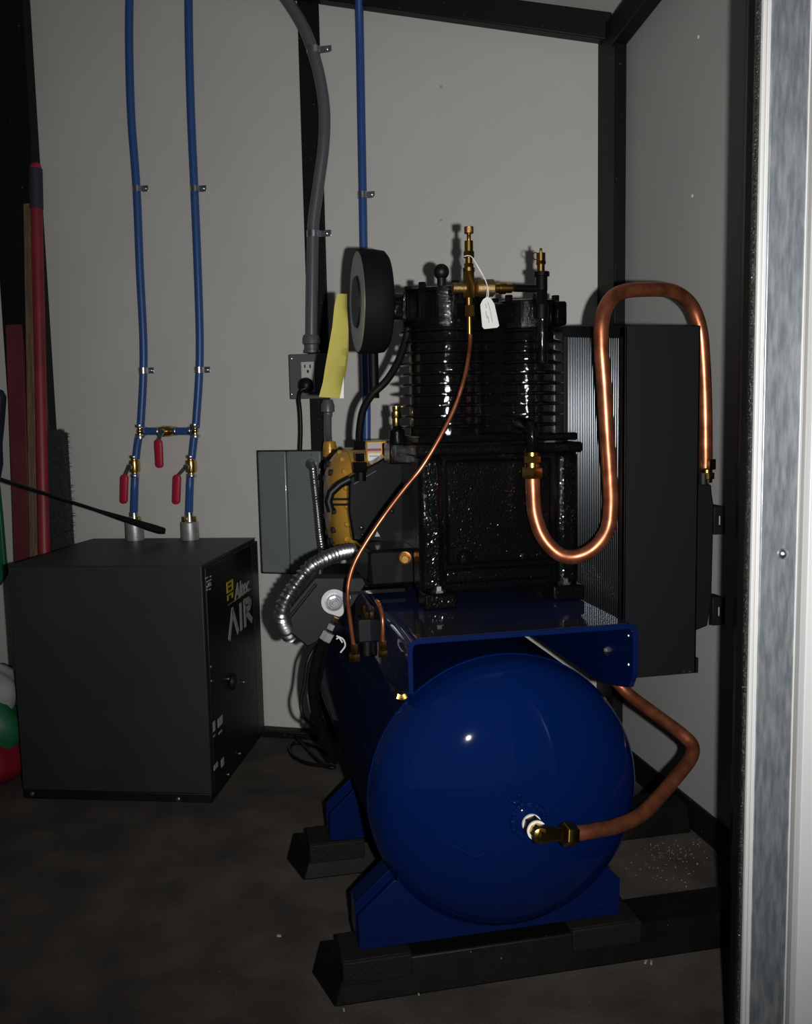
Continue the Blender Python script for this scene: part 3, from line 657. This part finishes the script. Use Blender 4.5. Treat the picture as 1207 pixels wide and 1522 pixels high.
# ------------------------------------------------------------------ outlet box, plug, cord
oO = .05
def wrect(m_, px0, py0, px1, py1, o0, o1, name, mt, parent, bevel=.003):
    a, c = W(px0,py0,o1), W(px1,py1,o1); return MB().prism([Wp(ws(a),c[2],o0),Wp(ws(c),c[2],o0),Wp(ws(c),a[2],o0),Wp(ws(a),a[2],o0)],-WN*(o1-o0)).build(name, mt, parent, bevel)
OB = empty('outlet_box', W(459,592,.05), 'square grey metal outlet box with white double receptacle beside the black post', 'outlet box')
wrect(0,431,530,487,589,.0505,.09,'box_body',GALV,OB)
wrect(0,429,527,490,592,.0905,.096,'cover_plate',GALV,OB,.004)
rc = wrect(0,447,538,468,583,.0965,.101,'receptacle',IVORY,OB,.002)
for x0_,y0_,x1_,y1_ in ((452,542,454,547),(460,542,462,547),(456,550,459,554)): wrect(0,x0_,y0_,x1_,y1_,.1012,.1018,'socket_slot',HOLE,rc,0)
for px, py in ((433,533),(433,586),(486,533)): P=W(px,py,.096); MB().lathe(P,-WN,[(0,.004),(.002,.0035),(.003,.001)],8).build('screw', ZINC, OB)
PG = empty('power_plug', W(456,570,.12), 'black power plug in the lower socket with its cord hanging down', 'plug')
P = W(456,573,.102); b = MB().lathe(P,-WN,[(0,.026),(.006,.028),(.022,.026),(.034,.016),(.036,.005)],18); b.build('plug_body', RUB, PG, sharp=60)
cp_ = [W(455,577,.13),W(448,580,.135),W(444,590,.13),W(446,612,.12),W(447,640,.12),W(446,672,.13)]
MB().tube(spline(cp_),.0075,12).build('cord', RUB, PG)
# grey liquid-tight conduit above
GC = empty('grey_conduit', W(463,525,.08), 'thick grey jacketed conduit curving down the black post into the outlet box', 'conduit')
pts = [W(x,y,o) for x,y,o in ((412,-20,.05),(432,8,.05),(452,42,.06),(466,80,.07),(476,120,.075),(482,165,.075),(481,215,.075),(474,270,.072),(467,320,.072),(465,350,.072),(464,420,.072),(463,500,.072))]
MB().tube(spline(pts),.0205,20).build('jacket', GREYC, GC)
b = MB(); P = W(463,498,.072); b.lathe(P,(0,0,-1),[(0,.026),(.012,.030),(.03,.031),(.034,.025),(.05,.025),(.052,.029),(.062,.029)],16); b.build('connector', GALV, GC)
SCn = empty('small_conduit', W(487,600,.1), 'short thin grey conduit dropping from under the outlet box to the gold motor', 'conduit')
b = MB(); P = W(487,594,.08); b.lathe(P,(0,0,-1),[(0,.018),(.02,.024),(.042,.024),(.046,.016),(.06,.015)],16); b.build('connector', GREYC, SCn)
MB().tube(spline([W(487,615,.08),W(487,640,.1),W(488,658,.14),W(489,668,.2)]),.0145,16).build('jacket', GREYC, SCn)
MB().lathe(W(490,656,.2),(0,0,-1),[(0,.02),(.02,.024),(.05,.024),(.06,.012)],16).build('motor_connector', GOLD, SCn)

# ------------------------------------------------------------------ blue hoses on the end wall
def hose(pts, label, r=.0145, off=.022, group='blue hoses on the end wall'):
    return tag(MB().tube(spline([W(x,y,off if o is None else o) for x,y,o in pts]),r,16).build('blue_hose', HOSE), label, 'hose', group)
N = None
hose([(193,-30,N),(192,60,N),(195,170,N),(203,280,N),(208,400,N),(213,500,N),(213,560,N),(209,636,N)],'leftmost long blue hose running up the end wall')
hose([(280,-30,N),(281,60,N),(284,170,N),(289,280,N),(294,400,N),(297,500,N),(296,560,N),(291,636,N)],'second long blue hose from the left up the end wall')
hose([(533,-30,.06),(535,60,N),(537,170,N),(539,280,N),(541,400,N),(543,520,N),(545,600,N),(545,660,N)],'blue hose passing behind the round air filter')
hose([(207,646,N),(204,664,N),(202,682,N)],'short blue hose between left tee and left red valve')
hose([(201,704,N),(200,730,.03),(199,775,.075)],'blue hose piece below the left red valve')
hose([(289,646,N),(287,664,N),(285,682,N)],'short blue hose between right tee and right red valve')
hose([(283,704,N),(282,730,.03),(281,770,.075)],'blue hose piece below the right red valve')
hose([(213,641,N),(238,641,N)],'short blue cross hose left of the middle valve')
hose([(262,641,N),(286,641,N)],'short blue cross hose right of the middle valve')
# straps
def strap(px, py, w_, off, rr, label, hr=0):
    P = W(px, py, off); s = 1
    r = empty('pipe_strap', P, label, 'strap', 'shiny metal straps holding the wall hoses')
    X, Yv, Zv = V3(-WD), V3(-WN), Vector((0,0,1)); P = V3(P)
    b = MB(); h = .022; n = 10; t = .0015
    def arc(rad, hh): return [P+X*rad*math.sin(a)+Yv*rad*math.cos(a)+Zv*hh for a in [math.pi*(-.5+i/n) for i in range(n+1)]]
    o_lo, i_lo = arc(rr+t+.001,-h/2), arc(rr+.001,-h/2)
    b.prism(o_lo+i_lo[::-1], (0,0,h)); b.build('band', ZINC, r)
    b = MB(); e = P+X*(rr+.0005)-Yv*.004
    b.prism([e-Zv*h/2, e+X*w_-Zv*h/2, e+X*w_+Zv*h/2, e+Zv*h/2], Yv*.003); pl_ = b.build('tab', ZINC, r, .001)
    MB().lathe(e+X*w_*.62+Yv*.003, Yv, [(0,.005),(.003,.0045),(.0045,.002)], 10).build('screw', ZINC, r)
    return r
for px, py, lb in ((205,281,'upper metal strap on the leftmost blue hose'),(291,281,'upper metal strap on the second blue hose'),(214,551,'lower metal strap on the leftmost blue hose'),(297,550,'lower metal strap on the second blue hose'),(540,290,'metal strap on the blue hose above the air filter')):
    strap(px-1, py, .028, .022, .0148, lb)
strap(466,75,.042,.068,.0212,'upper metal strap on the thick grey conduit'); strap(466,348,.042,.072,.0212,'lower metal strap on the thick grey conduit')
# tees
def tee(px, py, sgn, label):
    P = W(px, py, .022); r = empty('tee_fitting', P, label, 'fitting', 'brass tees joining the blue hoses')
    b = MB(); X = V3(-WD)*sgn; P = V3(P)
    b.cyl(P-Vector((0,0,.028)),P+Vector((0,0,.028)),.0105); b.cyl(P,P+X*.03,.0105); b.sphere(P,.0135,12); b.build('body', BRASS, r)
    for a in (Vector((0,0,1)),Vector((0,0,-1)),X):
        MB().lathe(P+a*.014,a,[(0,.0175),(.002,.0185),(.010,.0185),(.012,.0165)],16).build('clamp_ring', ZINC, r)
tee(208,641,1,'brass tee at the left end of the cross hose'); tee(290,640,-1,'brass tee at the right end of the cross hose')
# ball valves
def valve(px, py, label, horiz=False, hx=-12, hdir=(-.02,-1)):
    P = V3(W(px, py, .022)); r = empty('ball_valve', P, label, 'valve', 'brass ball valves with red handles')
    X, Yv, Zv = V3(-WD), V3(-WN), Vector((0,0,1)); A = X if horiz else Zv
    b = MB(); b.lathe(P-A*.032,A,[(0,.013),(.008,.013),(.010,.020),(.020,.0215),(.044,.0215),(.054,.020),(.056,.013),(.064,.013)],10); b.cyl(P,P+Yv*.034,.010,n=10); b.build('body', BRASS, r)
    for s_ in (-1,1): MB().lathe(P+A*s_*.030,A*s_,[(0,.0165),(.002,.018),(.010,.018),(.012,.0165)],16).build('hose_nut', ZINC, r)
    b = MB(); b.hexn(P+Yv*.036,Yv,.011,.010); b.build('stem_nut', ZINC, r)
    q0 = P+Yv*.038; kx = hx/ppm(W(px,py,.06)); 
    b = MB(); b.prism([q0+X*(-.010),q0+X*(.010),q0+X*(kx+.008)-Zv*.034,q0+X*(kx-.008)-Zv*.034],Yv*.003); b.build('lever', ZINC, r, .001)
    ln = .108 if horiz else .112; top = -.028; dxl = hdir[0]*ln; ring = []
    for i in range(24):
        a = 2*math.pi*i/24; ex, ez = math.cos(a), math.sin(a); w2 = .0155
        ring.append((w2*ex, (ln/2-w2)*(1 if ez >= 0 else -1)+w2*ez))
    c0 = q0+X*(kx+dxl/2)+Zv*(top-ln/2)
    b = MB(); sh = dxl/ln
    b.loft([[c0+X*(u*s_-v*sh)+Zv*v*(1-(1-s_)*.1)+Yv*hh for u, v in ring] for hh, s_ in ((-.004,.7),(-.002,1),(.006,1),(.009,.7))]); part_label(b.build('handle', RED, r, sharp=60), 'red vinyl grip')
valve(200,693,'brass ball valve with red handle on the left hose above the dryer', hx=-8, hdir=(-.09,-1))
valve(284,693,'brass ball valve with red handle on the right hose above the dryer', hx=-15, hdir=(-.09,-1))
valve(248,641,'middle brass ball valve lying sideways with red handle hanging down', True, hx=-6, hdir=(0,-1))

# ------------------------------------------------------------------ air dryer
D0 = U(35,1187,z=0); D1 = U(320,1194,z=0); D0[2] = D1[2] = 0
dl = D1-D0; DW = np.linalg.norm(dl); DX = dl/DW; DN = np.array([-DX[1], DX[0], 0])     # DN away from camera
DD = .612; DH = UP(300,840,D1,DN)[2]
AD = empty('air_dryer', D0+DX*DW/2+DN*DD/2, 'large charcoal sheet metal air dryer box standing on the floor below the red valves', 'air dryer')
def dbox(u0,u1,v0,v1,z0,z1,name,m_,par,bev=.003):
    b = MB(); c_ = D0+DX*u0+DN*v0; 
    b.prism([c_+[0,0,z0], D0+DX*u1+DN*v0+[0,0,z0], D0+DX*u1+DN*v1+[0,0,z0], D0+DX*u0+DN*v1+[0,0,z0]], (0,0,z1-z0)); return b.build(name, m_, par, bev)
dbox(0,DW-.010,0,DD,.0,.03,'base',SATIN,AD)
dbox(0,DW-.010,0,DD,.03,DH-.003,'cabinet',DRY,AD)
dbox(-.002,DW-.008,-.002,DD,DH-.0028,DH,'lid',DRY,AD,.001)
fp = dbox(DW-.0095,DW,.012,DD-.09,.03,DH-.012,'front_panel',SATIN,AD)
dbox(DW-.0095,DW-.001,DD-.085,DD,.03,DH-.012,'rear_grille_panel',DRY,AD)
for px, py in ((48,1180),(265,1188)):
    P = UP(px,py,D0,DN); MB().lathe(P,-DN,[(0,.008),(.003,.007),(.005,.003)],10).build('foot_bolt', ZINC, AD)
DF = D0+DX*(DW+.0003)
def df(px, py): return UP(px, py, DF, DX)
# lettering on the panel facing right
def dtext(name, body, px, py, hpx, m_, wpx, shear=0):
    P = df(px, py); k = np.linalg.norm(df(px,py)-df(px,py-hpx)); Q = df(px+wpx, py); L = np.linalg.norm(Q[:2]-P[:2])
    o = text_mesh(name, body, P, DN, (0,0,1), k/.7, m_, fp, shear=shear)
    xs = [float((np.array(v.co)) @ DN) for v in o.data.vertices]; w_ = max(xs)-min(xs); x0 = min(xs)
    for v in o.data.vertices:
        t = float(np.array(v.co) @ DN)-x0; v.co = v.co - V3(DN)*(t+x0) + V3(DN)*(x0+t*L/w_)
    return o
dtext('lettering', 'Altec', 349, 893, 24, GREYP, 23, .2)
# stacked yellow emblem
b = MB()
e0 = df(337,894); e1 = df(348,894); EL_ = np.linalg.norm(e1[:2]-e0[:2]); ez = np.linalg.norm(e0-df(337,866))
def bar(u0,u1,z0,z1):
    c_ = e0+DN*u0*EL_+[0,0,z0*ez]; b.prism([c_, e0+DN*u1*EL_+[0,0,z0*ez], e0+DN*u1*EL_+[0,0,z1*ez], e0+DN*u0*EL_+[0,0,z1*ez]], DX*.0012)
bar(.05,.95,.88,1.0); bar(.05,.22,.5,.88); bar(.78,.95,.4,.88); bar(.22,.78,.66,.76); bar(.05,.78,.4,.5); bar(.1,.9,.22,.30); bar(.1,.25,0,.22); bar(.72,.88,0,.22)
b.build('emblem', YPR, fp)
a = df(339,900); c_ = df(374,887); b = MB(); b.prism([a, a+DN*np.linalg.norm((c_-a)[:2]), a+DN*np.linalg.norm((c_-a)[:2])+[0,0,.002], a+[0,0,.002]], DX*.0008); b.build('printed_line', YPR, fp)
# AIR with an open A
P = df(341,949); Q = df(375,949); LL = np.linalg.norm((Q-P)[:2]); hh = np.linalg.norm(df(355,941)-df(355,904))
def stroke(b, pts, wd):
    for (u0,z0),(u1,z1) in zip(pts[:-1],pts[1:]):
        a0 = P+DN*u0*LL+[0,0,z0*hh]; a1 = P+DN*u1*LL+[0,0,z1*hh]; dv = (a1-a0)/np.linalg.norm(a1-a0); nv = np.cross(DX,dv)*wd/2; e_=dv*wd*.3
        b.prism([a0-nv-e_,a1-nv+e_,a1+nv+e_,a0+nv-e_], DX*.001)
b = MB(); wd = LL*.085
stroke(b,[(0,0),(.17,.98),(.36,.02)],wd); b.build('letter', GREYP, fp)
b = MB(); stroke(b,[(.52,0),(.52,.98)],wd); b.build('letter', GREYP, fp)
b = MB(); stroke(b,[(.70,0),(.70,.97),(.90,.93),(.98,.78),(.92,.62),(.74,.55),(1.0,0)],wd); b.build('letter', GREYP, fp)
# little white prints, lamps and switch plates
def dmark(px0,py0,px1,py1,m_,name,d_=.0012):
    a = df(px0,py1); c_ = df(px1,py1); h_ = np.linalg.norm(df(px0,py0)-a); l_ = np.linalg.norm((c_-a)[:2])
    b = MB(); b.prism([a,a+DN*l_,a+DN*l_+[0,0,h_],a+[0,0,h_]],DX*d_); return b.build(name, m_, fp)
for r_ in ((305,859,309,861),(312,856,314,858),(307,864,314,866),(309,867,313,870),(307,871,314,874),(307,876,309,878),(311,875,313,877)): dmark(*r_,GREYP,'small_print')
for r_ in ((317,1073,320,1088),(324,1069,331,1082),(317,1094,320,1096),(325,1089,330,1092),(318,1138,324,1146),(329,1129,333,1141),(397,1078,402,1086)): dmark(*r_,GREYP,'label_print')
for px, py in ((313,991),(347,1012),(339,1009),(362,1014),(314,1012),(356,1120),(391,1120),(339,1151),(354,1151)):
    P_ = df(px, py); MB().lathe(P_, DX, [(0,.005),(.004,.0045),(.006,.001)], 10).build('panel_screw', ZINC, fp)
b = MB(); P_ = df(346,1013); b.lathe(P_,DX,[(0,.028),(.004,.028),(.012,.022),(.014,.004)],24); b.build('control_knob', SATIN, fp)
# couplings on the lid
def coupling(px, py, label):
    P = UP(px, py, D0+DN*(DD-.045), DN); P[2] = DH; r = empty('pipe_coupling', P, label, 'fitting', 'aluminium couplings on top of the dryer')
    kx = 1/ppm(P)
    MB().lathe(P,(0,0,1),[(0,13*kx),(.002,13.2*kx),(26*kx,13*kx),(27*kx,12*kx),(27.2*kx,9*kx)],28).build('collar', ALUC, r)
    b = MB(); b.lathe(P+np.array([0,0,27*kx]),(0,0,1),[(0,7*kx),(8*kx,6*kx),(14*kx,6*kx)],14); b.build('nipple', ZINC, r)
    for s_ in (-1,1): MB().hexn(P+np.array([s_*6.5*kx,-.01,31*kx]),(0,0,1),4*kx,8*kx).build('clamp_bolt', BRASS, r)
    return r
coupling(201,796,'left aluminium coupling on the dryer lid under the first valve'); coupling(283,797,'right aluminium coupling on the dryer lid under the second valve')

# ------------------------------------------------------------------ things leaning at the left of the dryer
def at(px, py, off): return W(px, py, off)
def plank(pts, wpx0, wpx1, th, off0, off1, m_, name, parent=None, bev=.003):   # straight leaning board between two photo heights
    (xa, ya), (xb, yb) = pts; A = V3(at(xa, ya, off0)); B = V3(at(xb, yb, off1)); X = V3(-WD)
    wa, wb_ = wpx0/ppm(A), wpx1/ppm(B); Yv = V3(WN)
    b = MB(); b.loft([[B-X*wb_/2,B+X*wb_/2,B+X*wb_/2+Yv*th,B-X*wb_/2+Yv*th],[A-X*wa/2,A+X*wa/2,A+X*wa/2+Yv*th,A-X*wa/2+Yv*th]]); return b.build(name, m_, parent, bev)
base_off = .42
tp = empty('red_pole', at(70,1100,.30), 'tall red pole with black sleeve and rounded red top left of the dryer', 'pole')
A = V3(at(53,250,.06)); Bq = V3(at(66,810,.24)); dv = (Bq-A).normalized(); tlen = (Bq-A).length
Lf = (A.z)/(-dv.z)-.002
b = MB(); b.lathe(A+dv*.15,dv,[(0,.021),(Lf-.15-.012,.021)],20); b.build('shaft', REDP, tp)
b = MB(); b.lathe(A+dv*.004,dv,[(0,.0245),(.148,.0245)],20); part_label(b.build('sleeve', NAVY, tp),'dark sleeve')
b = MB(); b.sphere(A,.0215,16); b.build('cap', RED, tp)
ws_ = empty('wooden_strip', at(45,1100,.30), 'weathered brown wooden strip leaning beside the red pole', 'board')
def leaner(top, low, o0, o1, wt, wl, th, m_, root, nm):
    A = V3(at(*top,o0)); B = V3(at(*low,o1)); dv = (B-A).normalized(); Lf = A.z/(-dv.z)-.004; C_ = A+dv*Lf; X = V3(-WD); Yv = V3(WN); wt/=ppm(A); wl/=ppm(B)
    wc = wt+(wl-wt)*Lf/(B-A).length
    b = MB(); b.loft([[C_-X*wc/2,C_+X*wc/2,C_+X*wc/2+Yv*th,C_-X*wc/2+Yv*th],[A-X*wt/2,A+X*wt/2,A+X*wt/2+Yv*th,A-X*wt/2+Yv*th]]); return b.build(nm, m_, root, .002)
leaner((40,302),(49,812),.08,.20,13,13,.012,WOOD,ws_,'strip')
mb_ = empty('maroon_board', at(30,1100,.3), 'wide dark red board leaning lowest at the left behind the wooden strip', 'board')
leaner((20,482),(33,826),.05,.16,28,28,.015,MAROON,mb_,'board')
# bristle brush
BR = empty('scrub_brush', at(97,800,.12), 'black bristle broom head hanging against the wall behind the dryer', 'brush')
s_r, s_l = ws(at(112,700,.1)), ws(at(76,700,.1)); z1_, z0_ = at(95,640,.1)[2], at(95,815,.1)[2]
MB().prism([Wp(s_r+.02,z0_-.05,.10),Wp(s_l,z0_-.05,.10),Wp(s_l,z1_-.01,.10),Wp(s_r+.02,z1_-.01,.10)],-WN*.03).build('broom_block', BRIST, BR, .006)
b = MB()
for k in range(2600):
    z = random.uniform(z0_-.05, z1_-.005); s_ = random.uniform(s_r+.006, s_l-.002); c_ = V3(Wp(s_, z, .13))
    dv = V3(-WN)*random.uniform(.5,1)+V3(-WD)*random.uniform(-.3,.9 if s_ < s_r+.03 else .3)+Vector((0,0,random.uniform(-.3,.45))); dv = dv.normalized()*random.uniform(.02,.032)
    e = Vector((0,0,.0012)); b.v += [c_-e, c_+e, c_+dv]; b.f.append([len(b.v)-3,len(b.v)-2,len(b.v)-1])
for k in range(260):
    t = random.random(); 
    if k % 2: c_ = V3(Wp(s_r+.02, z0_+(z1_-z0_)*t, .115+random.uniform(0,.02))); dv = V3(-WD)*random.uniform(.012,.03)+Vector((0,0,random.uniform(-.006,.006)))
    else: c_ = V3(Wp(s_r+.02+(s_l-s_r-.03)*t, z1_-.012, .115+random.uniform(0,.02))); dv = Vector((0,0,random.uniform(.012,.024)))
    e = Vector((0,0,.0018)) if k % 2 else V3(WD)*.0018; b.v += [c_-e, c_+e, c_+dv]; b.f.append([len(b.v)-3,len(b.v)-2,len(b.v)-1])
o = b.build('bristles', BRIST, BR); o['kind'] = 'stuff'
# black scraper whose blade rests on the lid
SR = empty('scraper', U(240,790,z=DH+.01), 'long black scraper with thin shaft and flat blade resting across the dryer lid', 'scraper')
yb_ = float((D0+DN*(DD-.12))[1]-.05); T0 = V3(U(243,790,y=yb_)); T1 = V3(U(0,712,y=2.8)); 
sp_ = lambda px, t: T0.lerp(T1, t)
mid = T0.lerp(T1,.46)
MB().tube([mid,T0.lerp(T1,.7),T1,T1+(T1-mid)*.25],.0055,10).build('shaft', SATIN, SR)
dv = (T0-mid).normalized(); sd = Vector((0,0,1)).cross(dv).normalized(); upv = dv.cross(sd)
b = MB(); L3 = (T0-mid).length
b.loft([[mid+dv*L3*t+sd*w_*cx+upv*h_*cz_ for cx, cz_ in ((-1,-1),(1,-1),(1,1),(-1,1))] for t, w_, h_ in ((0,.004,.005),(.3,.008,.008),(.8,.014,.012),(.97,.014,.012),(1.0,.010,.009))]); b.build('blade', SATIN, SR, .002)
# tied bag low at the left edge
BG = empty('striped_bag', U(8,1185,z=0), 'crumpled white green and red bag on the floor left of the dryer', 'bag')
def lump(c, r, sq, m_, nm, seed):
    random.seed(seed); b = MB(); n = 28; ph = [random.uniform(0,6) for _ in range(4)]; rings = []
    for i in range(15):
        t = max(.03, min(math.pi-.03, math.pi*i/14)); row = []
        for j in range(n):
            a = 2*math.pi*j/n; q_ = r*(1+.07*math.sin(3*a+ph[0]+t*2)+.05*math.sin(7*a+ph[1])+.03*math.sin(5*t+ph[2]))
            row.append(Vector(c)+Vector((q_*sq[0]*math.sin(t)*math.cos(a), q_*sq[1]*math.sin(t)*math.sin(a), -q_*sq[2]*math.cos(t))))
        rings.append(row)
    b.loft(rings); return b.build(nm, m_, BG, sharp=70)
Pg = U(2,1100,y=3.12)
bx = Pg[0]-.03
lump((bx-.02,3.15,.31),.12,(.95,.9,.75),BAGW,'white_section',1)
lump((bx-.035,3.13,.19),.14,(.98,.9,.95),BAGG,'green_section',2)
lump((bx-.02,3.11,.095),.13,(.98,.9,.72),BAGR,'red_section',3)
# dark sack and green strap on the far left
HB = empty('hanging_jacket', at(-10,700,.1), 'dark navy cloth hanging over a green strap at the left edge', 'cloth')
b = MB(); ring = [W(x,y,.08) for x,y in ((-40,585),(-5,577),(6,580),(11,590),(8,630),(5,660),(6,690),(2,712),(-10,730),(-40,735))]; b.prism(ring,-WN*.04); b.build('cloth', NAVY, HB, .006)
b = MB(); ring = [W(x,y,.09) for x,y in ((-6,728),(1,720),(6,770),(11,830),(14,852),(2,870),(-8,860))]; b.prism(ring,-WN*.02); b.build('strap', BAGG, HB, .003)
b = MB(); ring = [W(x,y,.09) for x,y in ((-10,986),(5,985),(18,990),(20,1025),(10,1032),(0,1030),(-10,1035))]; b.prism(ring,-WN*.03); tag(b.build('dark_pouch', NAVY), 'small dark pouch at the left edge above the striped bag', 'pouch')

# ------------------------------------------------------------------ tags
yt = 2.17
YT = empty('yellow_tag', U(507,440,y=yt), 'yellow paper strip hanging from the round air filter', 'paper tag')
rows = [((501,437),(516,437),0),((497,455),(516,458),.006),((494,485),(518,490),-.004),((488,520),(518,525),.004),((483,548),(515,550),.010),((480,568),(511,572),.004),((474,590),(505,592),0)]
b = MB()
L_l = [U(a[0],a[1],y=yt-d_) for a, c_, d_ in rows]; L_r = [U(c_[0],c_[1],y=yt+.006+d_) for a, c_, d_ in rows]
rings = [[l,(l+r)/2-np.array([0,.006,0]),r,r+np.array([0,.001,0]),(l+r)/2-np.array([0,.005,0]),l+np.array([0,.001,0])] for l, r in zip(L_l,L_r)]
b.loft(rings); b.build('paper', YEL, YT, sharp=60)
b = MB(); p_ = [U(x,y,y=yt+.004) for x,y in ((505,592),(511,560),(511,592))]; b.prism(p_,(0,.0008,0)); b.build('backing_sheet', WHT, YT)
WT = empty('paper_tag', g(725,488,1.985), 'small white printed paper tag strung to the brass valve', 'paper tag')
ring = [g(x,y,1.985) for x,y in ((724,441),(730,444),(735,452),(742,484),(739,487),(720,489),(717,486),(714,453),(718,445))]
pg = MB().prism(ring,(0,.0008,0)).build('card', WHT, WT)
b = MB()
for (xa, ya), (xb, yb) in (((725,449),(729,463)),((722,462),(724,473)),((729,464),(732,479)),((725,470),(727,480)),((722,452),(723,458))): b.tube([g(xa,ya,1.9845),g(xb,yb,1.9845)],.0011,5)
b.build('print', GREYP, pg)
b = MB(); b.tube(spline([g(x,y,q) for x,y,q in ((690,381,1.985),(697,380,1.98),(703,384,1.985),(712,400,1.985),(722,418,1.985),(726,434,1.985),(725,446,1.985))]),.0011,6); b.tube(spline([g(x,y,q) for x,y,q in ((703,384,1.985),(716,405,1.986),(724,424,1.986),(723,446,1.985))]),.0009,6); b.build('string', WHT, WT)

# ------------------------------------------------------------------ cable on the floor
pts = []
for px, py in ((410,1092),(425,1090),(440,1096),(455,1112),(470,1128),(488,1140),(497,1140),(480,1138),(455,1134),(436,1124),(430,1112),(438,1104),(455,1106),(475,1112),(492,1120)): pts.append(U(px, py, z=.008))
tag(MB().tube(spline(pts,6),.007,10).build('power_cable', RUB), 'black cable lying in loops on the floor behind the tank', 'cable')
# crumbs on the floor near the jamb
random.seed(4); b = MB()
for k in range(170):
    px = random.gauss(1000,34); py = random.gauss(1268,18)
    if not (930 < px < 1070 and py > 1245+(1041-px)*.12 and py < 1345): continue
    P = U(px, py, z=.001); r = random.uniform(.0004,.0014); b.box(P+[0,0,r/2],(r*2,r*1.5,r),Matrix.Rotation(random.random()*3,3,'Z'))
for px, py, r in ((415,1392,.004),(960,1431,.004),(1020,1318,.002),(511,1502,.003),(622,1478,.003),(968,1432,.004),(320,1186,.001)):
    P = U(px, py, z=.001); b.box(P+[0,0,r/2],(r*2.4,r,r),Matrix.Rotation(random.random()*3,3,'Z'))
tag(b.build('floor_debris', mat('pale_debris',(.35,.30,.24),.8)), 'pale crumbs and chips scattered on the dark floor by the jamb', 'debris', None, 'stuff')
